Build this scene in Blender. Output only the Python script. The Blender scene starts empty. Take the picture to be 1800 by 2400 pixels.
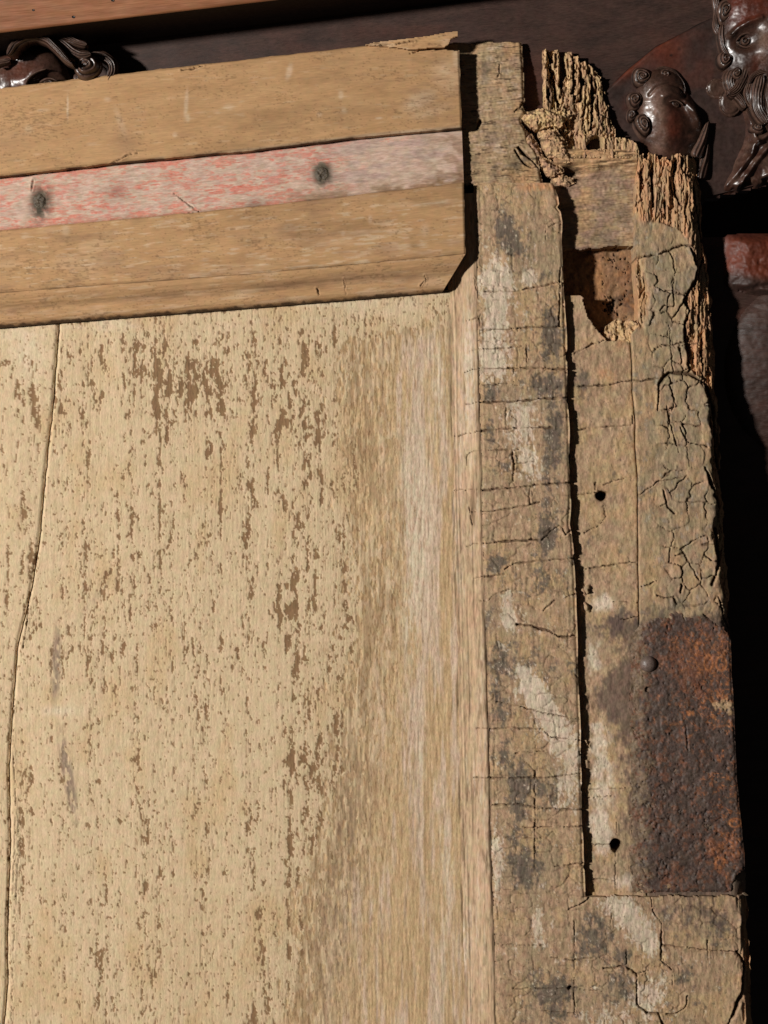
import bpy, math
import numpy as np

# ----------------------------------------------------------------------------
# Units: the door is authored in "u" (1 u = 0.4 mm); x to the right, y downwards,
# h = height out of the door face towards the viewer.
# ----------------------------------------------------------------------------
S = 0.0004
CAM_D = 1.6
scene = bpy.context.scene

# ------------------------------ camera --------------------------------------
cam_d = bpy.data.cameras.new("camera")
cam = bpy.data.objects.new("camera", cam_d)
scene.collection.objects.link(cam)
cam.location = (0, -CAM_D, 0)
cam.rotation_euler = (math.radians(90), 0, 0)
cam_d.sensor_fit = 'VERTICAL'
cam_d.angle_y = 2 * math.atan(1200 * S / CAM_D)
cam_d.clip_start = 0.01
cam_d.clip_end = 50
scene.camera = cam

# ------------------------------ light ---------------------------------------
world = bpy.data.worlds.new("World")
scene.world = world
world.use_nodes = True
bg = world.node_tree.nodes["Background"]
bg.inputs[0].default_value = (0.9, 0.95, 1.0, 1)
bg.inputs[1].default_value = 0.022

ld = bpy.data.lights.new("studio_lamp", 'AREA')
ld.shape = 'DISK'
ld.size = 0.26
ld.energy = 212
ld.color = (1.0, 0.968, 0.92)
lamp = bpy.data.objects.new("studio_lamp", ld)
scene.collection.objects.link(lamp)
lamp.location = (-2.8, -2.75, 0.33)
from mathutils import Vector
lamp.rotation_euler = (-Vector(lamp.location)).to_track_quat('-Z', 'Y').to_euler()

scene.view_settings.view_transform = 'Standard'
scene.view_settings.look = 'None'
scene.view_settings.gamma = 1
scene.view_settings.exposure = 0
scene.view_settings.use_curve_mapping = False
scene.cycles.use_denoising = True

# ------------------------------ noise ---------------------------------------
_rng = np.random.RandomState(7)
TAB = _rng.rand(256, 256).astype(np.float32)


def vnoise(x, y, seed=0):
    x = x + seed * 37.17
    y = y + seed * 91.73
    xi = np.floor(x)
    yi = np.floor(y)
    fx = (x - xi).astype(np.float32)
    fy = (y - yi).astype(np.float32)
    xi = xi.astype(np.int64)
    yi = yi.astype(np.int64)
    fx = fx * fx * (3 - 2 * fx)
    fy = fy * fy * (3 - 2 * fy)
    x0 = xi & 255
    x1 = (xi + 1) & 255
    y0 = yi & 255
    y1 = (yi + 1) & 255
    a = TAB[x0, y0]
    b = TAB[x1, y0]
    c = TAB[x0, y1]
    d = TAB[x1, y1]
    return (a + (b - a) * fx) * (1 - fy) + (c + (d - c) * fx) * fy


def fbm(x, y, sx, sy, octv=3, seed=0, gain=0.5):
    """roughly -1..1"""
    x = x / sx
    y = y / sy
    amp, tot, out = 1.0, 0.0, 0
    for i in range(octv):
        out = out + amp * (vnoise(x, y, seed + i * 3 + 1) * 2 - 1)
        tot += amp
        amp *= gain
        # rotate slightly so the lattice does not show
        x, y = x * 2.03 + 5.3, y * 2.03 + 1.7
    return out / tot * 1.5


def worley(x, y, sx, sy, seed=0, box=False):
    """F2-F1 (distance to cell border, 0 on the border) and a random cell id"""
    x = x / sx + seed * 13.3
    y = y / sy + seed * 7.7
    xi = np.floor(x).astype(np.int64)
    yi = np.floor(y).astype(np.int64)
    f1 = np.full(x.shape, 9.0)
    f2 = np.full(x.shape, 9.0)
    cid = np.zeros(x.shape)
    for dx in (-1, 0, 1):
        for dy in (-1, 0, 1):
            cx = xi + dx
            cy = yi + dy
            jx = TAB[cx & 255, cy & 255]
            jy = TAB[(cx + 97) & 255, (cy + 31) & 255]
            ax, ay = cx + 0.15 + 0.7 * jx - x, cy + 0.15 + 0.7 * jy - y
            d = np.maximum(np.abs(ax), np.abs(ay)) if box else np.hypot(ax, ay)
            near = d < f1
            f2 = np.where(near, f1, np.minimum(f2, d))
            cid = np.where(near, TAB[(cx + 11) & 255, (cy + 53) & 255], cid)
            f1 = np.where(near, d, f1)
    return f2 - f1, cid


def sstep(a, b, x):
    t = np.clip((x - a) / (b - a), 0, 1)
    return t * t * (3 - 2 * t)


def blob(x, y, cx, cy, rx, ry, rot=0.0, p=1.0):
    c, s = math.cos(math.radians(rot)), math.sin(math.radians(rot))
    dx, dy = x - cx, y - cy
    a = (dx * c + dy * s) / rx
    b = (-dx * s + dy * c) / ry
    return np.exp(-(a * a + b * b) ** p)


def curve(pts):
    px = np.array([p[0] for p in pts], float)
    py = np.array([p[1] for p in pts], float)
    return lambda t: np.interp(t, px, py)


def seg_dist(x, y, pts):
    d = np.full(x.shape, 1e9)
    for (x0, y0), (x1, y1) in zip(pts[:-1], pts[1:]):
        vx, vy = x1 - x0, y1 - y0
        L = vx * vx + vy * vy + 1e-9
        t = np.clip(((x - x0) * vx + (y - y0) * vy) / L, 0, 1)
        d = np.minimum(d, np.hypot(x - x0 - t * vx, y - y0 - t * vy))
    return d


def carve(X, Y, H, dirt, items, w=2.4, depth=9.0, wob=1.6, thin=0.72):
    """cut polyline cracks into H and fill them with dirt"""
    Xw = X + wob * fbm(X, Y, 9, 9, 2, 91)
    Yw = Y + wob * fbm(X, Y, 9, 9, 2, 97)
    for it in items:
        pts = it[0] if isinstance(it[0], list) else it
        ww, dd = (it[1], it[2]) if isinstance(it[0], list) else (w, depth)
        xs = [p[0] for p in pts]
        ys = [p[1] for p in pts]
        m = (X > min(xs) - 14) & (X < max(xs) + 14) & (Y > min(ys) - 14) & (Y < max(ys) + 14)
        if not m.any():
            continue
        ww *= thin if ww < 3 else 0.9
        d = seg_dist(Xw[m], Yw[m], pts)
        wn = ww * (0.3 + 1.35 * vnoise(X[m] / 17, Y[m] / 17, 55))
        fade = .35 + .65 * sstep(.08, .35, vnoise(X[m] / 23, Y[m] / 23, 58)) if ww < 2.6 else 1.0
        k = (1 - sstep(wn * 0.35, wn * 1.25, d)) * fade
        H[m] -= dd * k
        # lips of old cracks curl up a little
        H[m] += 1.6 * np.exp(-((d - wn * 2.0) / (wn * 1.2)) ** 2) * (vnoise(X[m] / 13, Y[m] / 13, 60) > .4)
        dirt[m] = np.maximum(dirt[m], k * min(0.95, 0.45 + 0.22 * ww))


def hole(X, Y, H, dirt, cx, cy, r, depth=60):
    d = np.hypot(X - cx, Y - cy) + r * 0.25 * fbm(X, Y, r, r, 2, 3)
    k = 1 - sstep(r * 0.75, r * 1.1, d)
    H -= depth * k
    dirt[:] = np.maximum(dirt, k)
    dirt[:] = np.maximum(dirt, 0.45 * np.exp(-(d / (r * 1.6)) ** 2))


# ------------------------------ object helpers ------------------------------
COL = scene.collection


def tag(o, label, cat, group=None):
    o["label"] = label
    o["category"] = cat
    if group:
        o["group"] = group


def empty(name, loc):
    o = bpy.data.objects.new(name, None)
    o.empty_display_size = 0.05
    o.location = loc
    COL.objects.link(o)
    return o


def to_world(x, y, h):
    return np.stack([(x - 900) * S, -h * S, (1200 - y) * S], -1)


def add_mesh(name, verts, quads, mat, parent, attrs=None, smooth=None, origin=None):
    """verts Nx3 world; quads Mx4 (tris allowed as Mx3)"""
    me = bpy.data.meshes.new(name)
    base = np.array(parent.matrix_world.translation if parent is not None and parent.parent is None
                    else ROOTS.get(parent.name, (0, 0, 0))) if parent is not None else np.zeros(3)
    if parent is not None:
        base = np.array(ABS[parent.name])
    v = (verts - base).astype(np.float32)
    me.vertices.add(len(v))
    me.vertices.foreach_set("co", v.ravel())
    q = np.asarray(quads, dtype=np.int32)
    n = q.shape[1]
    me.loops.add(q.size)
    me.loops.foreach_set("vertex_index", q.ravel())
    me.polygons.add(len(q))
    me.polygons.foreach_set("loop_start", np.arange(0, q.size, n, dtype=np.int32))
    me.polygons.foreach_set("loop_total", np.full(len(q), n, dtype=np.int32))
    sm = np.ones(len(q), dtype=bool) if smooth is None else smooth
    me.polygons.foreach_set("use_smooth", sm)
    if attrs:
        for k, a in attrs.items():
            at = me.attributes.new(k, 'FLOAT', 'POINT')
            at.data.foreach_set("value", np.asarray(a, dtype=np.float32).ravel())
    me.update(calc_edges=True)
    me.validate()
    me.materials.append(mat)
    o = bpy.data.objects.new(name, me)
    COL.objects.link(o)
    if parent is not None:
        o.parent = parent
        ABS[o.name] = tuple(base)
    return o


ROOTS = {}
ABS = {}


def root(name, loc):
    o = empty(name, loc)
    ABS[o.name] = tuple(loc)
    return o


def patch(name, parent, mat, X, Y, H, back=None, keep=None, attrs=None, k=1.0):
    """height-field slab: X,Y,H are 2-D arrays; back = array/number of back height for the side walls"""
    ny, nx = X.shape
    attrs = attrs or {}
    if keep is None:
        keep = np.ones((ny - 1, nx - 1), bool)
    XX = 900 + (X - 900) * k
    YY = 1200 + (Y - 1200) * k
    idx = np.arange(ny * nx).reshape(ny, nx)
    # seen from the viewer (-Y): x right, y down -> winding for outward normals
    q = np.stack([idx[:-1, :-1], idx[1:, :-1], idx[1:, 1:], idx[:-1, 1:]], -1)[keep]
    V = to_world(XX, YY, H).reshape(-1, 3)
    A = {n: np.asarray(a, np.float32).ravel() for n, a in attrs.items()}
    wq = np.zeros((0, 4), int)
    if back is not None:
        B = np.broadcast_to(np.asarray(back, float), X.shape)
        pad = np.pad(keep, 1)
        c = pad[1:-1, 1:-1]
        edges = []
        m = c & ~pad[:-2, 1:-1]   # top side open
        edges.append(np.stack([idx[:-1, 1:][m], idx[:-1, :-1][m]], -1))
        m = c & ~pad[2:, 1:-1]    # bottom
        edges.append(np.stack([idx[1:, :-1][m], idx[1:, 1:][m]], -1))
        m = c & ~pad[1:-1, :-2]   # left
        edges.append(np.stack([idx[:-1, :-1][m], idx[1:, :-1][m]], -1))
        m = c & ~pad[1:-1, 2:]    # right
        edges.append(np.stack([idx[1:, 1:][m], idx[:-1, 1:][m]], -1))
        e = np.concatenate(edges)
        u, inv = np.unique(e.ravel(), return_inverse=True)
        inv = inv.reshape(e.shape)
        off = ny * nx
        top = V[u]
        bot = to_world(XX.ravel()[u], YY.ravel()[u], np.minimum(B.ravel()[u], H.ravel()[u] - 0.5))
        V = np.concatenate([V, top, bot])
        for n in A:
            A[n] = np.concatenate([A[n], A[n][u], A[n][u]])
        t0, t1 = off + inv[:, 0], off + inv[:, 1]
        b0, b1 = t0 + len(u), t1 + len(u)
        wq = np.stack([t0, b0, b1, t1], -1)[:, ::-1]
    Q = np.concatenate([q, wq]) if len(wq) else q
    used = np.unique(Q)
    remap = np.full(len(V), -1)
    remap[used] = np.arange(len(used))
    return add_mesh(name, V[used], remap[Q], mat, parent, {n: a[used] for n, a in A.items()})


def lines(a, b, step):
    return np.linspace(a, b, max(2, int(round((b - a) / step)) + 1))


def poly_mask(x, y, pts):
    inside = np.zeros(x.shape, bool)
    n = len(pts)
    for i in range(n):
        x0, y0 = pts[i]
        x1, y1 = pts[(i + 1) % n]
        if y0 == y1:
            continue
        c = ((y0 > y) != (y1 > y)) & (x < (x1 - x0) * (y - y0) / (y1 - y0) + x0)
        inside ^= c
    return inside


def qc(A):
    return (A[:-1, :-1] + A[1:, :-1] + A[:-1, 1:] + A[1:, 1:]) / 4


# ------------------------------ materials -----------------------------------
def lin(c):
    out = []
    for v in c:
        v /= 255.0
        out.append(v / 12.92 if v <= 0.04045 else ((v + 0.055) / 1.055) ** 2.4)
    return (*out, 1.0)


def layered(name, base, layers=(), grain=(0.0011, 0.018), rot=0.0, mid=(0.01, 0.06), rough=0.8,
            spec=0.25, bump=0.35, contrast=0.28, coat=0.0, metallic=0.0, hue=0.05):
    """base = (c1, c2) sRGB; layers = [(attribute, c1, c2)] painted over it; grain sizes in metres (x, z)"""
    m = bpy.data.materials.new(name)
    m.use_nodes = True
    nt = m.node_tree
    N, L = nt.nodes, nt.links
    bs = N["Principled BSDF"]
    tc = N.new("ShaderNodeTexCoord")

    def noise(sx, sz, detail, off=0.0):
        mp = N.new("ShaderNodeMapping")
        mp.vector_type = 'TEXTURE'
        mp.inputs["Rotation"].default_value = (0, math.radians(rot), 0)
        mp.inputs["Location"].default_value = (off, 0, off * 0.7)
        mp.inputs["Scale"].default_value = (sx, (sx * sz) ** 0.5, sz)
        L.new(tc.outputs["Object"], mp.inputs["Vector"])
        n = N.new("ShaderNodeTexNoise")
        n.inputs["Scale"].default_value = 1.0
        n.inputs["Detail"].default_value = detail
        n.inputs["Roughness"].default_value = 0.6
        L.new(mp.outputs["Vector"], n.inputs["Vector"])
        return n.outputs["Fac"]

    def ramp(fac, a, b, lo=0.0, hi=1.0):
        r = N.new("ShaderNodeMapRange")
        r.inputs["From Min"].default_value = a
        r.inputs["From Max"].default_value = b
        r.inputs["To Min"].default_value = lo
        r.inputs["To Max"].default_value = hi
        L.new(fac, r.inputs["Value"])
        return r.outputs["Result"]

    def mix(fac, a, b, blend='MIX'):
        mx = N.new("ShaderNodeMix")
        mx.data_type = 'RGBA'
        mx.blend_type = blend
        mx.clamp_factor = True
        if hasattr(fac, "is_linked"):
            L.new(fac, mx.inputs[0])
        else:
            mx.inputs[0].default_value = fac
        for s, v in ((6, a), (7, b)):
            if hasattr(v, "is_linked"):
                L.new(v, mx.inputs[s])
            else:
                mx.inputs[s].default_value = v
        return mx.outputs[2]

    n_mid = ramp(noise(mid[0], mid[1], 5), 0.34, 0.66)
    n_fine = noise(grain[0], grain[1], 3, 0.37)
    col = mix(n_mid, lin(base[0]), lin(base[1]))
    for ly in layers:
        an, c1, c2 = ly[:3]
        fac = None
        if an:
            at = N.new("ShaderNodeAttribute")
            at.attribute_name = an
            fac = at.outputs["Fac"]
        if len(ly) > 3:          # broken into sharp-edged strokes: (size x, size z), low, high, strength
            (sx, sz), lo, hi, k = ly[3:]
            st = ramp(noise(sx, sz, 4, 0.1 + sx * 170), lo, hi, 0, k)
            if fac is None:
                fac = st
            else:
                mu = N.new("ShaderNodeMath")
                mu.operation = 'MULTIPLY'
                L.new(fac, mu.inputs[0])
                L.new(st, mu.inputs[1])
                fac = mu.outputs[0]
        col = mix(fac, col, mix(n_mid, lin(c1), lin(c2)))
    # slow drift of hue, as old wood and paint have
    nh = noise(0.007, 0.009, 3, 0.71)
    col = mix(1.0, col, mix(ramp(nh, 0.36, 0.64), (1 + hue, 1 - 0.35 * hue, 1 - 0.1 * hue, 1), (1 - 0.6 * hue, 1.0, 1 - hue, 1)), 'MULTIPLY')
    g = ramp(n_fine, 0.3, 0.7, 1 - contrast, 1 + contrast * 0.6)
    gray = N.new("ShaderNodeCombineColor")
    for i in range(3):
        L.new(g, gray.inputs[i])
    col = mix(1.0, col, gray.outputs[0], 'MULTIPLY')
    L.new(col, bs.inputs["Base Color"])
    L.new(ramp(n_fine, 0.3, 0.7, max(0, rough - 0.1), min(1, rough + 0.1)), bs.inputs["Roughness"])
    bs.inputs["Specular IOR Level"].default_value = spec
    bs.inputs["Metallic"].default_value = metallic
    if coat:
        bs.inputs["Coat Weight"].default_value = coat
        bs.inputs["Coat Roughness"].default_value = 0.25
    b = N.new("ShaderNodeBump")
    b.inputs["Strength"].default_value = bump
    b.inputs["Distance"].default_value = 0.0006
    L.new(n_fine, b.inputs["Height"])
    L.new(b.outputs["Normal"], bs.inputs["Normal"])
    return m


DIRT = ((82, 60, 42), (60, 44, 31))
M_PANEL = layered("flaking_cream_paint", ((207, 184, 150), (196, 172, 137)),
                  [("warm", (199, 171, 130), (190, 160, 118)),
                   ("bare", (198, 169, 129), (184, 154, 115)),
                   ("pink", (209, 186, 163), (194, 168, 144)),
                   ("stroke", (150, 120, 84), (134, 104, 72), (0.0013, 0.0075), 0.53, 0.59, 0.8),
                   ("bare", (210, 186, 150), (202, 176, 140), (0.0011, 0.006), 0.58, 0.64, 0.6),
                   ("chip", (140, 110, 78), (122, 94, 66)),
                   ("pale", (217, 202, 176), (206, 188, 160)),
                   ("grey", (150, 130, 110), (128, 108, 90)),
                   ("dirt", *DIRT)],
                  grain=(0.0009, 0.0032), mid=(0.006, 0.014), contrast=0.2, bump=0.4)
M_OCHRE = layered("ochre_rail_paint", ((181, 143, 102), (171, 132, 92)),
                  [("pale", (202, 176, 146), (190, 160, 128)),
                   ("mauve", (170, 134, 100), (146, 112, 82)),
                   ("speck", (122, 92, 62), (106, 80, 54)),
                   ("dirt", *DIRT)],
                  grain=(0.010, 0.0009), rot=-5, mid=(0.04, 0.012), contrast=0.17, bump=0.3, hue=0.03)
M_RED = layered("worn_red_paint", ((202, 178, 160), (186, 156, 136)),
                [("red", (196, 106, 88), (203, 136, 118)),
                 ("grey", (186, 162, 150), (168, 142, 130)),
                 ("brown", (150, 118, 90), (128, 100, 76)),
                 ("iron", (88, 78, 64), (68, 61, 51)),
                 ("dirt", *DIRT)],
                grain=(0.006, 0.0008), rot=-5, mid=(0.008, 0.0022), contrast=0.26, bump=0.35)
STILE_LAYERS = [("warm", (190, 161, 122), (170, 140, 102)),
                ("green", (160, 142, 114), (140, 123, 99)),
                ("dark", (114, 101, 88), (84, 76, 68)),
                ("white", (220, 205, 184), (203, 186, 164)),
                (None, (112, 94, 76), (92, 77, 63), (0.0016, 0.0034), 0.60, 0.66, 0.6),
                (None, (204, 182, 150), (190, 166, 136), (0.0019, 0.0036), 0.62, 0.68, 0.45),
                ("orange", (206, 156, 112), (176, 130, 94)),
                ("rust", (100, 82, 74), (80, 66, 60)),
                ("dirt", *DIRT)]
M_STILE = layered("weathered_stile_wood", ((186, 158, 127), (149, 122, 96)), STILE_LAYERS,
                  grain=(0.0010, 0.0036), mid=(0.0045, 0.0085), contrast=0.26, bump=0.35, hue=0.07)
M_MOULD = layered("worn_moulding", ((196, 170, 138), (176, 148, 116)),
                  [("white", (208, 192, 170), (198, 178, 156)),
                   ("pink", (196, 163, 132), (184, 150, 120)),
                   ("dark", (146, 120, 94), (126, 102, 78)),
                   ("dirt", *DIRT)],
                  grain=(0.0010, 0.007), mid=(0.004, 0.02), contrast=0.22, bump=0.4, hue=0.06)
M_TENON = layered("grey_tenon_wood", ((180, 154, 120), (154, 127, 97)),
                  [("white", (198, 176, 154), (184, 160, 136)),
                   ("dark", (126, 108, 90), (104, 89, 75)),
                   ("warm", (200, 160, 116), (184, 142, 100)),
                   ("mauve", (164, 136, 118), (144, 116, 100)),
                   ("dirt", *DIRT)],
                  grain=(0.008, 0.0011), rot=-5, mid=(0.012, 0.005), contrast=0.34, bump=0.6, hue=0.06)
M_ROT = layered("rotten_wood", ((202, 166, 128), (164, 129, 98)),
                [("pale", (212, 184, 138), (198, 166, 118)),
                 ("red", (156, 124, 104), (132, 104, 86)),
                 ("dirt", *DIRT)],
                grain=(0.0012, 0.008), mid=(0.004, 0.012), contrast=0.34, bump=0.6, rough=0.9)
M_FLOOR = layered("bored_mortise_wood", ((150, 116, 86), (120, 92, 68)),
                  [("dark", (104, 82, 64), (84, 66, 52)), ("orange", (184, 134, 90), (156, 112, 74)),
                   ("dirt", (36, 26, 20), (26, 20, 16))],
                  grain=(0.002, 0.003), mid=(0.006, 0.008), contrast=0.35, bump=0.6)
M_RUST = layered("rusted_iron", ((88, 71, 62), (68, 55, 49)),
                 [("wood", (136, 114, 90), (108, 90, 72)),
                  ("brown", (122, 80, 58), (100, 66, 50)),
                  ("orange", (178, 114, 68), (146, 90, 56)),
                  ("pale", (186, 160, 124), (168, 140, 104)),
                  ("dirt", (40, 30, 26), (28, 22, 20))],
                 grain=(0.0016, 0.0016), mid=(0.005, 0.005), contrast=0.34, bump=0.5, rough=0.62, spec=0.4)
M_NAIL = layered("old_nail_iron", ((96, 84, 68), (66, 58, 48)), [], grain=(0.001, 0.001), mid=(0.002, 0.002),
                 rough=0.6, spec=0.4, contrast=0.4, bump=0.8)
M_RIVET = layered("rivet_iron", ((112, 96, 88), (92, 78, 70)), [], grain=(0.001, 0.001), mid=(0.003, 0.003),
                  rough=0.42, spec=0.5, contrast=0.25, bump=0.4)
M_CAB = layered("dark_stained_board", ((68, 46, 38), (49, 33, 27)),
                [("red", (84, 48, 36), (70, 40, 30)), ("dirt", (16, 11, 9), (12, 9, 8))],
                grain=(0.006, 0.0007), rot=-5, mid=(0.03, 0.012), rough=0.55, spec=0.35, contrast=0.34, bump=0.35)
M_LEDGE = layered("brown_ledge_wood", ((148, 98, 66), (126, 80, 52)),
                  [("dirt", (24, 16, 10), (18, 12, 8))],
                  grain=(0.02, 0.0009), rot=-6, mid=(0.08, 0.006), rough=0.45, spec=0.4, contrast=0.26, bump=0.2)
M_SOFFIT = layered("shade_toned_soffit", ((36, 25, 19), (27, 19, 15)), [], grain=(0.006, 0.003), mid=(0.02, 0.02),
                   rough=0.7, spec=0.2, contrast=0.2, bump=0.1)  # shade under the ledge put into a near-black base colour
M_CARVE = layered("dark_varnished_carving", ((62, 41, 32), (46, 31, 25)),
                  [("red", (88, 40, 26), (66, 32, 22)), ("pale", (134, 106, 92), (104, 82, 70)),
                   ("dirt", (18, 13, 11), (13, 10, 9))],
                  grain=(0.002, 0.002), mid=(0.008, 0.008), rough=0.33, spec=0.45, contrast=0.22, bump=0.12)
M_LUN = layered("red_brown_lunette", ((62, 44, 38), (46, 33, 29)),
                [("red", (104, 48, 29), (80, 38, 25)), ("dirt", (14, 10, 8), (10, 8, 7))],
                grain=(0.004, 0.004), mid=(0.02, 0.02), rough=0.55, spec=0.3, contrast=0.25, bump=0.2)


# =============================================================================
# THE CABINET BEHIND
# =============================================================================
def cab_h(y):
    return -25 - 0.14 * (y - 100)


cabinet = root("carved_cabinet", (0.0, 0.14, -0.55))
tag(cabinet, "dark varnished cabinet with carved heads and a brown ledge, behind the leaning door", "cabinet")

# back board of the cabinet
ys = lines(-260, 2700, 9)
xs = lines(-420, 2250, 9)
X, Y = np.meshgrid(xs, ys)
H = cab_h(Y) + 1.2 * fbm(X, Y, 160, 40, 3, 5)
red = 0.5 * sstep(0.0, 0.9, fbm(X, Y, 180, 60, 3, 8)) + 0.6 * blob(X, Y, 1250, 210, 60, 90)
patch("back_board", cabinet, M_CAB, X, Y, H, back=cab_h(Y) - 40,
      keep=~((qc(X) > 1600) & (qc(Y) > 456 - .25 * (qc(X) - 1690)) & (qc(Y) < 552)),
      attrs={"red": np.clip(red, 0, 1), "dirt": np.zeros_like(X)}, k=1.012)
# deep recess added behind a cut-out in the board so the area goes black
X, Y = np.meshgrid(lines(1300, 2500, 30), lines(380, 640, 20))
patch("added_niche", cabinet, M_CAB, X, Y, 0 * X - 420, back=-440, attrs={"red": 0 * X, "dirt": 0 * X}, k=1.05)

# projecting ledge: front face, rounded lower arris, underside
KL = 1 - 170 * S / CAM_D


def ledge_edge(x):
    return 75 - (x + 0.0) * 0.1185


xs = lines(-380, 1500, 8)
prof = [(-150, 170), (-70, 171), (-12, 170), (-6, 169.5), (-2.5, 168), (-0.8, 166), (0, 163.5), (0.02, 162), (0.03, 160), (0.04, 156), (0.05, 140), (0.06, 120), (0, 60), (0, -20)]
V = []
dirt = []
rs = np.random.RandomState(4)
# front face rows get finer sampling for the wear
rows = []
for a, b in zip(prof[:-1], prof[1:]):
    n = 12 if a == prof[0] or a == prof[1] else 2
    for t in np.linspace(0, 1, n, endpoint=False):
        rows.append((a[0] + (b[0] - a[0]) * t, a[1] + (b[1] - a[1]) * t))
rows.append(prof[-1])
X = np.array([xs for _ in rows])
Y = np.array([ledge_edge(xs) + r[0] for r in rows])
H = np.array([np.full(len(xs), r[1]) for r in rows])
H += 0.6 * fbm(X, Y, 60, 12, 2, 3) * (H > 150)
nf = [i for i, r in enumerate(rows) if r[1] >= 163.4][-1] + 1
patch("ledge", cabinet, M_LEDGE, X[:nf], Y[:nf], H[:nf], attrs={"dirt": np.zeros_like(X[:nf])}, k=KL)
patch("soffit", cabinet, M_SOFFIT, X[nf - 1:], Y[nf - 1:], H[nf - 1:], attrs={"dirt": np.zeros_like(X[nf - 1:])}, k=KL)  # ledge underside split off to carry the painted shade


def wormhole(parent, name, x, y, h, r, mat, kk):
    """a small dark pit: a sunken cup with a rim"""
    th = np.linspace(0, 2 * math.pi, 13)
    rr = np.array([1.25, 1.0, 0.75, 0.05])
    hh = np.array([0.15, 0.35, -0.2, -0.3])
    T, R = np.meshgrid(th, rr)
    Hh = np.repeat(hh[:, None], len(th), 1)
    X = x + R * r * np.cos(T)
    Y = y + R * r * np.sin(T) * 0.8
    return patch(name, parent, mat, X[:, ::-1], Y[:, ::-1], h + Hh * 1.0, attrs={"dirt": np.ones_like(X)}, k=kk)


ledge = [o for o in cabinet.children if o.name == "ledge"][0]
for (wx, wy, wr) in ((172, 40, 3.2), (78, 24, 2.4), (264, 1, 3.2)):
    wormhole(ledge, "worm_hole", wx, wy, 171.0, wr, M_LEDGE, KL)

# lunette: red-brown arched field, slightly proud of the board
arc = curve([(1380, 262), (1420, 212), (1470, 166), (1530, 118), (1580, 92), (1640, 62), (1700, 34), (1800, -10), (2000, -70)])
xs = lines(1380, 2000, 6)
vs = np.linspace(0, 1, 110) ** 1.3
X = np.array([xs for _ in vs])
T = arc(xs)[None, :]
Y = T + vs[:, None] * (900 - T)
edge = (Y - T)
H = cab_h(Y) + 9 * sstep(0, 9, edge) + 1.2 * fbm(X, Y, 50, 50, 3, 12)
red = 0.9 * blob(X, Y, 1550, 130, 44, 46, -35) + 0.95 * blob(X, Y, 1470, 172, 40, 14, -40) + 0.2 * sstep(0, .8, fbm(X, Y, 70, 70, 3, 20))
dirt = 1 - sstep(0, 5, edge)
for (cx, cy) in ((1565, 94), (1589, 85), (1586, 124), (1566, 139), (1640, 60)):
    dirt = np.maximum(dirt, np.exp(-((X - cx) ** 2 + (Y - cy) ** 2) / 9))
patch("lunette", cabinet, M_LUN, X, Y, H, back=cab_h(Y) - 12, keep=qc(Y) < 456 - .25 * (qc(X) - 1690), attrs={"red": np.clip(red, 0, 1), "dirt": np.clip(dirt, 0, 1)}, k=1.015)


# ---- carving tools ----
def curl(parent, name, cx, cy, rx, ry, base, height, rot=0, turns=4.6, amp=2.2, hand=1, pale=0.2, kk=1.0, eye=False):
    nr, nt = 34, 64
    r = np.linspace(0.0, 1.0, nr)
    th = np.linspace(0, 2 * math.pi, nt)
    R, T = np.meshgrid(r, th, indexing='ij')
    H = base + height * np.clip(1 - R ** 2.4, 0, 1) ** 0.62
    ph = R ** .85 * turns * 2 * math.pi + hand * T + .5 * np.sin(2 * T + cx)
    H += 1.5 * fbm(cx + R * rx * np.cos(T), cy + R * ry * np.sin(T), 11, 11, 2, 31)
    H += amp * np.sin(ph) * sstep(0.06, 0.2, R) * (1 - sstep(0.9, 1.0, R))
    c, s = math.cos(math.radians(rot)), math.sin(math.radians(rot))
    a, b = R * rx * np.cos(T), R * ry * np.sin(T)
    wob = 1 + 0.06 * np.sin(3 * T + rx)
    X = cx + (a * c - b * s) * wob
    Y = cy + (a * s + b * c) * wob
    return patch(name, parent, M_CARVE, X, Y, H,
                 attrs={"red": np.zeros_like(X), "pale": pale * (0.5 + 0.5 * np.sin(ph)), "dirt": 0.75 * sstep(0.35, 1.0, -np.sin(ph)) + 0 * X}, k=kk)


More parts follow.
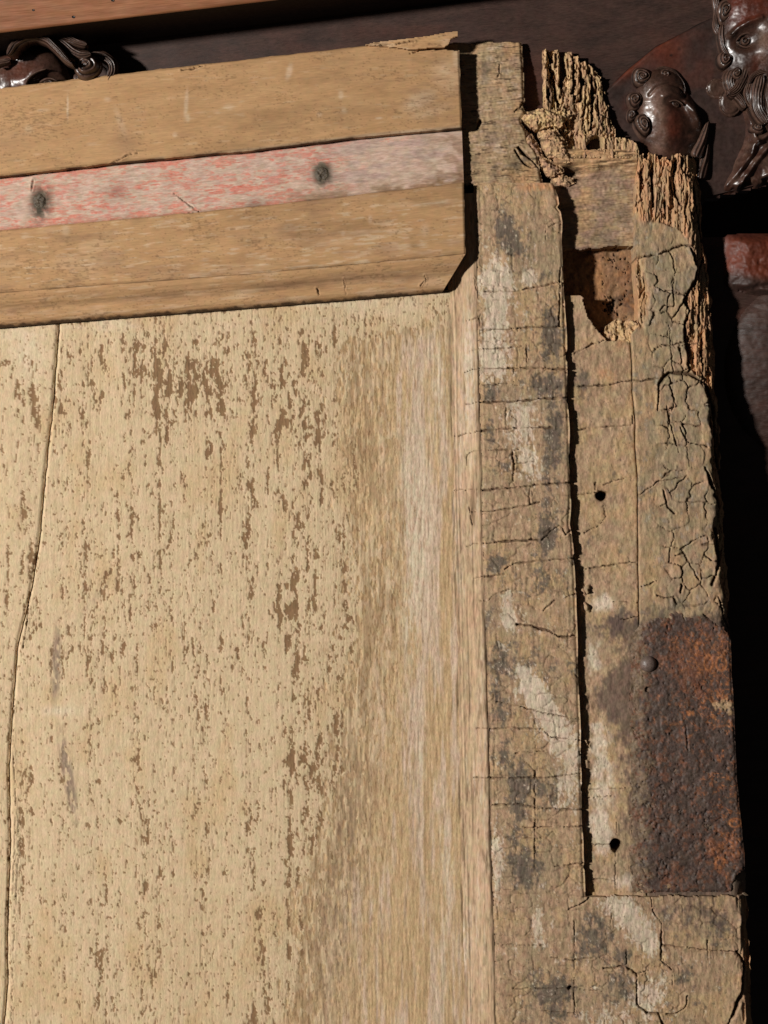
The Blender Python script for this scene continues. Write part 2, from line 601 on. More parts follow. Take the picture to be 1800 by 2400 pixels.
def lock(parent, name, pts, w0, w1, base, height, ridges=5, amp=2.0, pale=0.2, red=0.0, kk=1.0, bend=0.0):
    """a carved lock of hair / fold of drapery swept along a polyline"""
    P = np.array(pts, float)
    seg = np.r_[0, np.cumsum(np.hypot(*np.diff(P, axis=0).T))]
    n = max(16, int(seg[-1] / 2.5))
    # smooth the polyline
    t = np.linspace(0, seg[-1], n)
    cx, cy = np.interp(t, seg, P[:, 0]), np.interp(t, seg, P[:, 1])
    ker = np.hanning(min(11, n // 2 * 2 - 1) + 2)[1:-1]
    ker /= ker.sum()
    pad = len(ker) // 2
    cx = np.convolve(np.pad(cx, pad, mode='reflect', reflect_type='odd'), ker, 'valid')
    cy = np.convolve(np.pad(cy, pad, mode='reflect', reflect_type='odd'), ker, 'valid')
    tx, ty = np.gradient(cx), np.gradient(cy)
    L = np.hypot(tx, ty) + 1e-6
    nx_, ny_ = -ty / L, tx / L
    q = np.linspace(-1, 1, 30)
    f = np.linspace(0, 1, n)
    w = w0 + (w1 - w0) * f
    w = w * np.clip(np.sqrt(np.clip(1 - (np.abs(f - 0.5) * 2) ** 8, 0, 1)), 0.12, 1)
    X = cx[:, None] + nx_[:, None] * w[:, None] * q[None, :]
    Y = cy[:, None] + ny_[:, None] * w[:, None] * q[None, :]
    ridges = ridges * 1.25
    cross = np.sqrt(np.clip(1 - q ** 2, 0, 1)) ** 0.8
    H = base + height * cross[None, :] * np.ones((n, 1)) + .75 * amp * np.cos((q[None, :] + .08 * np.sin(f * 7 + pts[0][0])[:, None]) * ridges * math.pi) * (1 - q[None, :] ** 6)
    gl = np.cos(q * ridges * math.pi)[None, :] + np.zeros((n, 1))
    return patch(name, parent, M_CARVE, X[:, ::-1], Y[:, ::-1], H[:, ::-1],
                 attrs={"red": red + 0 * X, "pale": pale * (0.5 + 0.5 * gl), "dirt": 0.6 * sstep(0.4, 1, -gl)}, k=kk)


def relief(parent, name, x0, x1, y0, y1, fn, kk=1.0, step=2.0, mat=None, lift=0.0):
    xs, ys = lines(x0, x1, step), lines(y0, y1, step)
    X, Y = np.meshgrid(xs, ys)
    H, attrs = fn(X, Y)
    b = cab_h(Y)
    # chisel marks and wear
    H = H + sstep(2, 10, H) * (.9 * fbm(X, Y, 13, 13, 3, 77, .5))
    H = H + b
    keep = qc(H - b) > 0.5
    H = H + lift * sstep(0, 14, H - b) * sstep(188, 128, Y)
    return patch(name, parent, mat or M_CARVE, X, Y, H, back=b - 6, keep=keep, attrs=attrs, k=kk)


def dome(X, Y, cx, cy, rx, ry, h, rot=0, p=0.6):
    c, s = math.cos(math.radians(rot)), math.sin(math.radians(rot))
    dx, dy = X - cx, Y - cy
    a = (dx * c + dy * s) / rx
    b = (-dx * s + dy * c) / ry
    return h * np.clip(1 - a * a - b * b, 0, 1) ** p


# ---- head peeping over the top rail, at the ledge ----
K1 = 0.986
K1E = 0.9925


def head_a(X, Y):
    H = dome(X, Y, 72, 196, 92, 98, 62, -8)
    H = np.maximum(H, dome(X, Y, 18, 190, 60, 70, 50))
    # brow ridge and eye socket
    d = seg_dist(X, Y, [(58, 214), (62, 192), (75, 176), (92, 167), (112, 162), (150, 176)])
    H += 3 * np.exp(-(d / 6) ** 2) * (H > 5)
    H -= 17 * blob(X, Y, 110, 190, 26, 17, 8, 1.5)
    H -= 12 * blob(X, Y, 40, 232, 22, 30)
    H *= sstep(0, 1, H)
    z = np.zeros_like(X)
    red = 0.85 * blob(X, Y, 45, 165, 45, 40) * (0.6 + 0.4 * vnoise(X / 14, Y / 14, 4))
    return H, {"red": red, "pale": z + 0.1, "dirt": 0.5 * blob(X, Y, 110, 190, 26, 17)}


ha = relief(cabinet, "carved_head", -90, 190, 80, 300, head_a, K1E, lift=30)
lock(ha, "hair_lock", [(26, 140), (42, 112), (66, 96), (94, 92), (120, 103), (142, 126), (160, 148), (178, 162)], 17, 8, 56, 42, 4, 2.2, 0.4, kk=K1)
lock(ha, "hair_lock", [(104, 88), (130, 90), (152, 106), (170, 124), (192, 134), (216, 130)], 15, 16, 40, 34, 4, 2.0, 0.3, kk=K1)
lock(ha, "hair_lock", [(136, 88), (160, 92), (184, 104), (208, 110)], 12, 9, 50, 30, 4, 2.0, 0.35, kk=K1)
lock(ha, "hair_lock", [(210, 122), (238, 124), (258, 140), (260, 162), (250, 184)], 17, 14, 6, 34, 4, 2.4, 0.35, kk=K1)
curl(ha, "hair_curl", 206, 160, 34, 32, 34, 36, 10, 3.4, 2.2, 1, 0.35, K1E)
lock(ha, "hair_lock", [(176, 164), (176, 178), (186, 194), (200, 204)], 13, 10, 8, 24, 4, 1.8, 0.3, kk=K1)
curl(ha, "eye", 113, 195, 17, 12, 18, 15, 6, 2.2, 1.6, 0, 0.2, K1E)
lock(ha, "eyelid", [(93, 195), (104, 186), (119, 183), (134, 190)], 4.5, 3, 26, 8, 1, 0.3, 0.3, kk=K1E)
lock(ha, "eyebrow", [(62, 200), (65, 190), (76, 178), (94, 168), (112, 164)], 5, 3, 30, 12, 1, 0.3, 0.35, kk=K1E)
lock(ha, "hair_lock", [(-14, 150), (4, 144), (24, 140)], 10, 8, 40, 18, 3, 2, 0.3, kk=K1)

# ---- head between the rotten post and the bearded face ----
K2 = 1.012


def head_b(X, Y):
    face = dome(X, Y, 1566, 292, 76, 108, 50, -14, 0.5)
    face *= 1 - 0.42 * sstep(1545, 1640, X - 0.2 * (Y - 290))
    cap = dome(X, Y, 1548, 226, 62, 62, 46, 20, 0.6)
    H = np.maximum(face, cap)
    d = seg_dist(X, Y, [(1516, 232), (1530, 216), (1560, 208), (1586, 214), (1600, 232)])
    H -= 5 * np.exp(-(d / 3) ** 2)                                   # hairline
    d = seg_dist(X, Y, [(1548, 238), (1566, 231), (1586, 236), (1600, 246)])
    H += 5 * np.exp(-(d / 5) ** 2)
    H -= 7 * blob(X, Y, 1576, 254, 24, 10, 24)
    H += 22 * blob(X, Y, 1622, 272, 11, 30, -32) + 10 * blob(X, Y, 1632, 292, 12, 9)
    H += 7 * blob(X, Y, 1628, 322, 18, 6, -15) + 7 * blob(X, Y, 1624, 336, 16, 6, -15)
    H *= sstep(0, 1, np.maximum(dome(X, Y, 1566, 292, 84, 116, 50, -14), cap))
    z = np.zeros_like(X)
    red = 0.9 * blob(X, Y, 1568, 312, 30, 34) + 0.4 * blob(X, Y, 1565, 270, 30, 30)
    pale = 0.95 * blob(X, Y, 1524, 256, 24, 40) + 0.7 * blob(X, Y, 1540, 330, 16, 50)  # light on the cheek's left side painted in as a paler tone
    return H, {"red": np.clip(red, 0, 1) * (.7 + .4 * vnoise(X / 9, Y / 9, 3)), "pale": np.clip(pale, 0, 1) * (.6 + .5 * vnoise(X / 7, Y / 7, 8)), "dirt": z + .5 * blob(X, Y, 1610, 340, 40, 12)}


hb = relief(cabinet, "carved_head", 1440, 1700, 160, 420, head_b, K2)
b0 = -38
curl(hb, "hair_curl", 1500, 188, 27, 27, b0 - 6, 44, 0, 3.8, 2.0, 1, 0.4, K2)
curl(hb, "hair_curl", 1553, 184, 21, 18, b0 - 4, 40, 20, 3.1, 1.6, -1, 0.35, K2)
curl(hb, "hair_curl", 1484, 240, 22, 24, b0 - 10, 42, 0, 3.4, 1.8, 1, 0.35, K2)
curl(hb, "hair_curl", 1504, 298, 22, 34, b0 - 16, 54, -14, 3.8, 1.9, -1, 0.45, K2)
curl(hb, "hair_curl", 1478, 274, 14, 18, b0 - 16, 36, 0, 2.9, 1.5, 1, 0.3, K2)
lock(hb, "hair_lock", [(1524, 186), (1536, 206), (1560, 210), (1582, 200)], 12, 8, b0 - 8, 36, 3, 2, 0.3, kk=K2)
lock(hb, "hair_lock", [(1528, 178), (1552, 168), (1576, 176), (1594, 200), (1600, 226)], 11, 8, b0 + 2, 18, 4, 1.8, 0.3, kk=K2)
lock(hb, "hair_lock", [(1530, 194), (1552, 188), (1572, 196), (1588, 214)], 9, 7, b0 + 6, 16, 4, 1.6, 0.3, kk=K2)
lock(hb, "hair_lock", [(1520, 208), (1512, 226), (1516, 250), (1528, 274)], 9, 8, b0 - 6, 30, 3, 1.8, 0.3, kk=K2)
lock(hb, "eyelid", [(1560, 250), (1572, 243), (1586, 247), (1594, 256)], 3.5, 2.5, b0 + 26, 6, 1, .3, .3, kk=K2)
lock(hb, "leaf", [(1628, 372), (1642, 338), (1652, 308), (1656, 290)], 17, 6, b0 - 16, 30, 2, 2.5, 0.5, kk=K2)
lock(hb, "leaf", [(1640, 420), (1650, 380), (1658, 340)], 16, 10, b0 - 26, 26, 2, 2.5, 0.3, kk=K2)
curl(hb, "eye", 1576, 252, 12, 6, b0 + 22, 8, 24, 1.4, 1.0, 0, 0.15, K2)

# ---- bearded face at the frame's border ----
K3 = 1.004


def head_c(X, Y):
    H = dome(X, Y, 1800, 90, 118, 190, 62, 0, 0.5)
    d = seg_dist(X, Y, [(1706, 92), (1722, 78), (1745, 66), (1772, 58)])
    H += 8 * np.exp(-(d / 6) ** 2) * (H > 8)
    H -= 15 * blob(X, Y, 1741, 104, 30, 24, 0, 1.5)
    H += 24 * blob(X, Y, 1800, 120, 22, 55)
    H -= 6 * blob(X, Y, 1770, 175, 12, 22)
    H *= sstep(0, 1, H)
    z = np.zeros_like(X)
    red = 0.95 * sstep(72, 52, Y - 0.25 * (1760 - X)) * sstep(1694, 1712, X)
    red = np.maximum(red, 0.6 * blob(X, Y, 1768, 160, 14, 30))
    red = np.maximum(red, 0.9 * blob(X, Y, 1806, 110, 18, 50))
    return H, {"red": red, "pale": z + 0.5 * blob(X, Y, 1776, 110, 12, 40), "dirt": z}


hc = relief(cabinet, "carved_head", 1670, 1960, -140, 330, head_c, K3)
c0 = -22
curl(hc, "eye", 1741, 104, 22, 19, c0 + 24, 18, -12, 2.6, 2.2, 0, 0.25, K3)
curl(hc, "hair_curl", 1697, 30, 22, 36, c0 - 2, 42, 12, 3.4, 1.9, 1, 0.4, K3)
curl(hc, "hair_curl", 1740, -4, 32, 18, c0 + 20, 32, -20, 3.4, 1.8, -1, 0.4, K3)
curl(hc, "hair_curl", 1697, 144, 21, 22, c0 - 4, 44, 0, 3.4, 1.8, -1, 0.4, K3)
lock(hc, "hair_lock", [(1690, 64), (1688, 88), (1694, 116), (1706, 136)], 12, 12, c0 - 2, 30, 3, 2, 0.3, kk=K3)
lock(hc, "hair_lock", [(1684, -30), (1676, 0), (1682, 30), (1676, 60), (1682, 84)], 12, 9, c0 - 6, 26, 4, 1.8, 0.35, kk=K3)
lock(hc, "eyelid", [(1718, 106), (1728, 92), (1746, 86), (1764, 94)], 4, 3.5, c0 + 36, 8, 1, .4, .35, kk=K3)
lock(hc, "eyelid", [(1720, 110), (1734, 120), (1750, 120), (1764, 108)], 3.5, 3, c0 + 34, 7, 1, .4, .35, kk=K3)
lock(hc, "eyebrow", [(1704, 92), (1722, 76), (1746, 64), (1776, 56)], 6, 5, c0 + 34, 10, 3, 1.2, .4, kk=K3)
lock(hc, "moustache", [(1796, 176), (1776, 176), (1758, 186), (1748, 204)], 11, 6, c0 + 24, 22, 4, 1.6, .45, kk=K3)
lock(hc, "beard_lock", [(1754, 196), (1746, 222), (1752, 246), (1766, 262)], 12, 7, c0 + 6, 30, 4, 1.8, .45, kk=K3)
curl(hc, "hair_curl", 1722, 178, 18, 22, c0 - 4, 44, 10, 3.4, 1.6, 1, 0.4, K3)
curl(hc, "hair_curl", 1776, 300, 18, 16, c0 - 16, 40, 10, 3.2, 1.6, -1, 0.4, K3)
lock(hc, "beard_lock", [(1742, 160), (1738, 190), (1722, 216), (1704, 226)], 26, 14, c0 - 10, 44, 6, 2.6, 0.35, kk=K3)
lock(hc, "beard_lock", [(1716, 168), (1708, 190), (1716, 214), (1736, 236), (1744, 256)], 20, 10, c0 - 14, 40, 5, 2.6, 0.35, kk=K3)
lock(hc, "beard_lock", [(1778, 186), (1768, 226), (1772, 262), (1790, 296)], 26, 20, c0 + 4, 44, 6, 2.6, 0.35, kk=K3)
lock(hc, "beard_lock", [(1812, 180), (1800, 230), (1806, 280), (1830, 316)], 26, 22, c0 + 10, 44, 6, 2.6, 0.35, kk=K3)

# ---- flat strapwork, drapery and lower mouldings on the right ----
K4 = 1.018


def strap(X, Y):
    H = np.zeros_like(X)
    for (cx, cy, rx, ry, hh) in ((1672, 218, 26, 24, 20), (1704, 250, 28, 34, 22)):
        r = np.hypot((X - cx) / rx, (Y - cy) / ry)
        H = np.maximum(H, hh * (1 - sstep(0.9, 1.02, r)) - 5 * np.exp(-((r - 0.82) / 0.07) ** 2) * (r < 1))
    z = np.zeros_like(X)
    return H, {"red": z, "pale": z + 0.15, "dirt": z}


relief(cabinet, "strapwork", 1636, 1740, 185, 295, strap, K4)


def drapery(X, Y):
    left = np.interp(Y, [230, 300, 340, 380, 438], [1716, 1732, 1726, 1708, 1690])
    H = 26 * sstep(0, 30, X - left) + 10 * sstep(1740, 1900, X)
    for pts, a, w in (([(1830, 300), (1790, 326), (1757, 350), (1752, 372), (1722, 410), (1690, 446)], 15, 7), ([(1830, 330), (1788, 356), (1762, 388), (1735, 430), (1728, 446)], 13, 7),
                      ([(1738, 262), (1750, 300), (1764, 342)], 9, 6), ([(1850, 370), (1810, 400), (1780, 440)], 12, 8), ([(1770, 300), (1790, 312)], 7, 6)):
        H += a * np.exp(-(seg_dist(X, Y, pts) / w) ** 2) * sstep(0, 10, X - left)
    H += 1.4 * fbm(X, Y, 14, 14, 3, 6)
    H *= sstep(0, 3, X - left) * sstep(222, 232, Y) * sstep(458, 440, Y + .25 * (X - 1690) + 10 * fbm(X, Y, 24, 24, 3, 12))
    z = np.zeros_like(X)
    return H, {"red": z + .12, "pale": z + .25 * sstep(-.4, .6, fbm(X, Y, 20, 20, 3, 8)), "dirt": z}


relief(cabinet, "drapery", 1684, 2000, 226, 462, drapery, K4, 2.2)


def band(X, Y):
    H = 34 * sstep(1700, 1760, X) ** .6 * sstep(546, 580, Y) ** .6 * sstep(694, 676, Y + 0.18 * (1800 - X))
    H += (2.5 * fbm(X, Y, 24, 18, 3, 9) + 1.2 * fbm(X, Y, 6, 6, 2, 10)) * sstep(2, 12, H)
    H -= 8 * np.exp(-((Y + 0.18 * (X - 1800) - 668) / 5) ** 2) * (H > 5)
    z = np.zeros_like(X)
    return H, {"red": np.clip(0.95 - 0.9 * sstep(640, 668, Y + 0.18 * (1800 - X)), 0, 1), "pale": z, "dirt": 0.5 * sstep(560, 545, Y)}


relief(cabinet, "carved_band", 1690, 1980, 540, 720, band, K4, 2.5, M_LUN)


def shoulder(X, Y):
    H = dome(X, Y, 1900, 860, 190, 210, 46, 0, 0.6)
    H += (1.0 * fbm(X, Y, 18, 5, 3, 3)) * (H > 2)
    z = np.zeros_like(X)
    return H, {"red": z, "pale": z + 0.35, "dirt": z}


relief(cabinet, "carved_shoulder", 1700, 2000, 660, 1060, shoulder, K4, 3, M_CAB)

# =============================================================================
# THE DOOR
# =============================================================================
door = root("weathered_door", (0.0, 0.0, -0.56))
door["kind"] = "thing"
tag(door, "old weathered door corner with flaking cream panel, ochre rail and rotten cracked stile", "door")

TANR = -0.08


def back_of(Y):
    return np.maximum(-96.0, cab_h(Y) + 4)


# rail edges
top = curve([(-200, 241), (0, 217), (362, 174), (600, 146), (853, 117), (1075, 98), (1100, 96)])
e1 = curve([(-200, 441), (0, 421), (278, 389), (600, 359), (868, 326), (1100, 306)])
e2 = curve([(-200, 565), (0, 546), (600, 490), (1100, 432)])
qk = curve([(-200, 706), (0, 690), (600, 645), (1100, 598)])
bot = curve([(-200, 785), (0, 767), (134, 756), (600, 720), (1034, 684), (1100, 678)])
xr = curve([(90, 1072), (98, 1073), (311, 1081), (448, 1086), (600, 1090)])


def rail_grid(fa, fb, step, xright, x0=-200.0, xc=0.0):
    """columns follow x, rows blend between edge fa and edge fb; right end follows xright(y)"""
    cols = np.r_[np.linspace(x0, xc, 18)[:-1], lines(xc, 1085, step)]
    u = (cols - x0) / (1085 - x0)
    hgt = float(np.mean(fb(cols) - fa(cols)))
    v = np.linspace(0, 1, int(hgt / step) + 2)
    yr = fa(np.array(1085.0)) + v * (fb(np.array(1085.0)) - fa(np.array(1085.0)))
    xe = xright(yr)
    X = x0 + u[None, :] * (xe[:, None] - x0)
    Y = fa(X) * (1 - v[:, None]) + fb(X) * v[:, None]
    return X, Y, np.repeat(v[:, None], X.shape[1], 1)


ST = 2.2


def along(X, Y):
    """coordinates along and across the rail grain"""
    return X - 0.09 * Y, Y + 0.09 * X


# --- top rail board
dent = lambda x, a, sd: a * fbm(x, x * 0 + sd, 34, 1, 4, 15, .6)
X, Y, Vv = rail_grid(lambda x: top(x) + dent(x, 1.6, 1), lambda x: e1(x) + dent(x, 1.5, 2), ST, lambda y: xr(y) + dent(y, 1.5, 3))
ga, gb = along(X, Y)
dt, db = Y - top(X), e1(X) - Y
H = 40 + 0.8 * fbm(ga, gb, 60, 3.5, 3, 2) + 1.2 * fbm(ga, gb, 200, 60, 2, 6)
H -= 5 * (1 - sstep(0, 5, dt)) * (0.6 + 0.8 * vnoise(X / 30, Y / 30, 3)) + 4 * (1 - sstep(0, 5, db))
H -= 3 * (1 - sstep(0, 4, xr(Y) - X))
pale = np.zeros_like(X)
for (cx, cy, rx, ry, r_, a) in ((985, 245, 42, 20, -28, 1.0), (1050, 190, 36, 40, -45, .6), (1068, 150, 10, 34, 0, .8), (1010, 270, 50, 14, -15, .5),
                                (680, 178, 7, 18, 15, 1.2), (800, 232, 6, 9, 0, .9), (808, 268, 7, 6, 0, .9), (750, 278, 7, 6, 0, .7), (888, 286, 8, 2.5, -5, 1.3),
                                (441, 255, 5, 34, 4, 1.0), (444, 285, 6, 10, 0, .9), (166, 262, 2.6, 26, 0, 1.2), (108, 268, 14, 4, -5, .8), (258, 243, 8, 6, 0, .7), (290, 300, 8, 40, -20, .5),
                                (415, 325, 6, 6, 0, .8), (540, 260, 12, 8, 0, .5), (75, 312, 10, 10, 0, .5)):
    pale = np.maximum(pale, a * blob(X, Y, cx, cy, rx, ry, r_, 1.6) * (0.45 + 0.75 * vnoise(ga / 9, gb / 2.2, 8)))
pale += 0.35 * sstep(0.55, 1.1, fbm(ga, gb, 40, 6, 3, 31))
pale = np.maximum(pale, 0.8 * (1 - sstep(1, 7, db)) * sstep(350, 700, X))
mauve = 0.8 * blob(X, Y, 1030, 220, 70, 90, 0) * sstep(-.3, .5, fbm(ga, gb, 26, 8, 3, 14)) + 0.5 * blob(X, Y, 20, 340, 60, 30) + 0.4 * sstep(.4, 1., fbm(ga, gb, 90, 20, 3, 19))
mauve = np.maximum(mauve, 0.8 * blob(X, Y, 300, 345, 26, 40, -20))
speck = sstep(0.6, 0.9, fbm(ga, gb, 7, 1.9, 2, 41) + 0.35 * blob(X, Y, 60, 310, 130, 60) + .4 * fbm(X, Y, 70, 40, 2, 42) - 0.2)
speck = np.maximum(speck, sstep(.5, .75, fbm(X, Y, 5, 5, 2, 44)) * np.maximum(blob(X, Y, 285, 290, 12, 50, -15), blob(X, Y, 612, 285, 10, 30)))
dirt = .2 * sstep(.1, .9, fbm(ga, gb, 110, 40, 4, 11, .6)) + 0.85 * (1 - sstep(0, 3.0, db)) * sstep(-.5, .2, fbm(X, Y, 40, 40, 2, 9)) + 0.4 * (1 - sstep(0, 3, dt))
carve(X, Y, H, dirt, [([(262, 396), (286, 382), (305, 372), (328, 366)], 2.0, 5.0), ([(430, 175), (452, 172), (478, 165)], 2.6, 8.0)])
# torn-away corner under the splinter
tear = poly_mask(X, Y, [(958, 137), (990, 128), (1040, 126), (1074, 129), (1076, 90), (1066, 90)]) * 1.0
H -= 40 * tear
r1 = patch("rail_board", door, M_OCHRE, X, Y, H, back=back_of(Y),
           attrs={"pale": np.clip(pale, 0, 1), "mauve": np.clip(mauve, 0, 1), "speck": np.clip(speck, 0, .5), "dirt": np.clip(dirt, 0, 1)})

# splinter lifted off the top edge
sp = [(852, 118), (880, 112), (1000, 100), (1046, 92), (1070, 90), (1071, 101), (1054, 106), (1050, 118), (1040, 125), (998, 127), (960, 131), (940, 126), (900, 122)]
xs, ys_ = lines(845, 1076, 2), lines(84, 136, 2)
X, Y = np.meshgrid(xs, ys_)
ga, gb = along(X, Y)
H = 46 + (X - 850) * 0.055 + 2.4 * fbm(ga, gb, 40, 4, 3, 3)
dirt = np.zeros_like(X)
carve(X, Y, H, dirt, [([(880, 121), (940, 115), (970, 110)], 2.2, 6.0)])
pale = 0.5 * sstep(0, .8, fbm(ga, gb, 30, 5, 2, 5)) + .4 * blob(X, Y, 1044, 114, 14, 10)
keep = poly_mask(qc(X), qc(Y), sp)
patch("splinter", r1, M_OCHRE, X, Y, H, back=H - 9, keep=keep,
      attrs={"pale": np.clip(pale, 0, 1), "mauve": 0 * X, "speck": 0.7 * sstep(.6, .8, fbm(ga, gb, 12, 3, 2, 6)), "dirt": dirt})

# --- worn red strip between the boards
X, Y, Vv = rail_grid(lambda x: e1(x) - 1, e2, ST, lambda y: xr(y) + 1)
ga, gb = along(X, Y)
dt, db = Y - e1(X), e2(X) - Y
H = 14 + 1.0 * fbm(ga, gb, 50, 3, 3, 22) + 0.7 * fbm(X, Y, 30, 30, 2, 7)
H -= 5 * (1 - sstep(0, 5, db)) * sstep(-.4, .3, fbm(X, Y, 60, 20, 2, 12))
fade = 1 - sstep(760, 880, X + 20 * fbm(X, Y, 20, 20, 2, 3))
redn = .5 * fbm(ga, gb, 46, 16, 3, 33, 0.62) + .65 * fbm(ga, gb, 16, 3.4, 3, 35, .7)
red = sstep(-0.12, 0.42, redn + .04 + 0.38 * np.exp(-(dt / 12) ** 2) + 0.38 * np.exp(-(db / 14) ** 2)) * fade
red = np.maximum(red, sstep(.1, .4, redn) * np.exp(-(dt / 16) ** 2) * (1 - sstep(900, 1000, X)))
red *= 0.55 + 0.55 * vnoise(ga / 3, gb / 2, 17)
grey = sstep(-.2, .5, fbm(ga, gb, 50, 12, 3, 52)) * (0.25 + 0.6 * sstep(720, 830, X))
brown = 0.9 * np.exp(-(db / 26) ** 2) * sstep(560, 760, X) * sstep(-.7, .3, fbm(ga, gb, 30, 10, 3, 61)) + 0.6 * sstep(960, 1060, X) * sstep(-.4, .4, fbm(X, Y, 24, 14, 3, 64))
brown = np.maximum(brown, 0.5 * np.exp(-(db / 8) ** 2))
iron = 1.2 * np.clip(np.maximum(blob(X, Y, 98, 478, 25, 42, 8, 1.5), blob(X, Y, 757, 410, 24, 32, 0, 1.6)), 0, 1)
iron *= sstep(-0.9, 0.1, fbm(X, Y, 8, 8, 3, 71))
iron = np.maximum(iron, np.maximum(blob(X, Y, 96, 474, 24, 30, 0, 2.5), blob(X, Y, 756, 411, 24, 26, 0, 2.5)))
iron = np.maximum(iron, 0.55 * blob(X, Y, 600, 482, 26, 14) + 0.35 * blob(X, Y, 275, 455, 30, 20))
dirt = 0.8 * (1 - sstep(0, 3, db)) * sstep(-.2, .4, fbm(X, Y, 50, 20, 2, 75)) + 0.7 * (1 - sstep(1, 4, dt))
carve(X, Y, H, dirt, [([(410, 458), (440, 480), (470, 502)], 1.8, 4.0), ([(80, 424), (78, 450)], 1.6, 3.0), ([(0, 548), (110, 538)], 2.4, 5.0), ([(260, 524), (370, 514), (460, 502)], 2.2, 5.0)])
rs_ = patch("painted_strip", door, M_RED, X, Y, H, back=back_of(Y),
            attrs={"red": np.clip(red, 0, 1), "grey": np.clip(grey, 0, 1), "brown": np.clip(brown, 0, 1), "iron": np.clip(iron, 0, 1), "dirt": np.clip(dirt, 0, 1)})


def knob(parent, name, mat, cx, cy, r, base, height, sq=1.0, seed=1, rough=0.12):
    rr = np.linspace(0, 1, 12)
    th = np.linspace(0, 2 * math.pi, 29)
    R, T = np.meshgrid(rr, th, indexing='ij')
    X = cx + R * r * np.cos(T)
    Y = cy + R * r * sq * np.sin(T)
    H = base + height * np.clip(1 - R ** 2.6, 0, 1) ** 0.6 + height * rough * fbm(X, Y, r * .4, r * .4, 3, seed) * (1 - R ** 4)
    return patch(name, parent, mat, X, Y, H)


knob(rs_, "nail", M_NAIL, 95, 474, 17, 11, 6, 1.15, 3, 0.5)
knob(rs_, "nail", M_NAIL, 755, 411, 18, 11, 6, 1.1, 5, 0.5)

# --- lower rail board
X, Y, Vv = rail_grid(lambda x: e2(x) + dent(x, 1.4, 4), qk, ST, lambda y: xr(y) + dent(y, 1.5, 5))
ga, gb = along(X, Y)
dt, db = Y - e2(X), qk(X) - Y
H = 33 + 0.8 * fbm(ga, gb, 60, 3.2, 3, 102) + 1.2 * fbm(ga, gb, 200, 60, 2, 106)
H -= 3.5 * (1 - sstep(0, 4, dt)) + 3 * (1 - sstep(0, 6, db)) + 3 * (1 - sstep(0, 4, xr(Y) - X))
pale = 0.7 * sstep(.15, .7, fbm(ga, gb, 34, 5, 4, 131) + 0.45 * blob(X, Y, 850, 590, 190, 50, -5) - .15) + 0.25 * sstep(.4, .9, fbm(ga, gb, 120, 18, 3, 132))
for (cx, cy, rx, ry, a) in ((805, 553, 5, 6, 1.3), (868, 520, 5, 10, .8), (160, 545, 10, 14, .6), (995, 545, 10, 16, .5), (1060, 572, 20, 4, .6)):
    pale = np.maximum(pale, a * blob(X, Y, cx, cy, rx, ry, 0, 1.5))
mauve = 0.6 * sstep(.1, .8, fbm(ga, gb, 80, 22, 3, 119) + .3 * blob(X, Y, 930, 560, 200, 60)) + .5 * np.exp(-(dt / 12) ** 2) * sstep(500, 900, X)
speck = sstep(0.6, 0.9, fbm(ga, gb, 8, 1.9, 2, 141) + 0.25 * blob(X, Y, 100, 600, 260, 60) + .4 * fbm(X, Y, 70, 40, 2, 142) - .14)
speck = np.maximum(speck, .6 * blob(X, Y, 970, 580, 14, 7))
dirt = 0.5 * (1 - sstep(0, 3.2, db)) * sstep(-.3, .5, fbm(X, Y, 30, 30, 2, 109)) + .22 * sstep(.1, .9, fbm(ga, gb, 110, 40, 4, 111, .6)) + .35 * (1 - sstep(0, 2, dt))
r2 = patch("rail_board", door, M_OCHRE, X, Y, H, back=back_of(Y),
           attrs={"pale": np.clip(pale, 0, 1), "mauve": np.clip(mauve, 0, 1), "speck": np.clip(speck, 0, .5), "dirt": np.clip(dirt, 0, 1)})

# --- its moulding, mitred at the end
X, Y, Vv = rail_grid(lambda x: qk(x) + 0.6, bot, 1.9, lambda y: 1090 - (y - 599) * 0.66)
ga, gb = along(X, Y)
v = Vv
prof = np.interp(v, [0, .06, .14, .3, .45, .58, .7, .82, .92, 1.0], [30, 31, 30, 24, 15, 12, 15, 15, 10, -4])
H = prof + 0.7 * fbm(ga, gb, 60, 3, 3, 202)
pale = 0.45 * sstep(.2, .8, fbm(ga, gb, 60, 8, 3, 231) + .3 * (v > .8)) + .35 * blob(X, Y, 1010, 660, 40, 20)
mauve = 0.75 * np.exp(-((v - .45) / .2) ** 2) * sstep(-.6, .3, fbm(ga, gb, 90, 20, 3, 219)) + .5 * sstep(.3, .9, fbm(ga, gb, 40, 14, 3, 222))
speck = sstep(0.6, 0.9, fbm(ga, gb, 7, 2.2, 2, 241) + .15 * np.exp(-((v - .3) / .2) ** 2) + .4 * fbm(X, Y, 70, 40, 2, 242) - .14) * .9
dirt = .45 * (1 - sstep(0.0, 0.05, v)) * sstep(-.3, .5, fbm(X, Y, 30, 30, 2, 209)) + .3 * np.exp(-((v - .5) / .14) ** 2) * sstep(-.4, .6, fbm(ga, gb, 120, 10, 3, 213)) + 0.95 * sstep(.93, .985, v + .04 * fbm(X, Y, 14, 14, 3, 211))
carve(X, Y, H, dirt, [([(744, 680), (748, 692)], 2.2, 5), ([(996, 650), (1000, 668)], 2, 4), ([(806, 655), (812, 690)], 1.6, 4), ([(985, 672), (1000, 655)], 1.8, 4)])
patch("rail_moulding", door, M_OCHRE, X, Y, H, back=back_of(Y),
      attrs={"pale": np.clip(pale, 0, 1), "mauve": np.clip(mauve, 0, 1), "speck": np.clip(speck, 0, .5), "dirt": np.clip(dirt, 0, 1)})

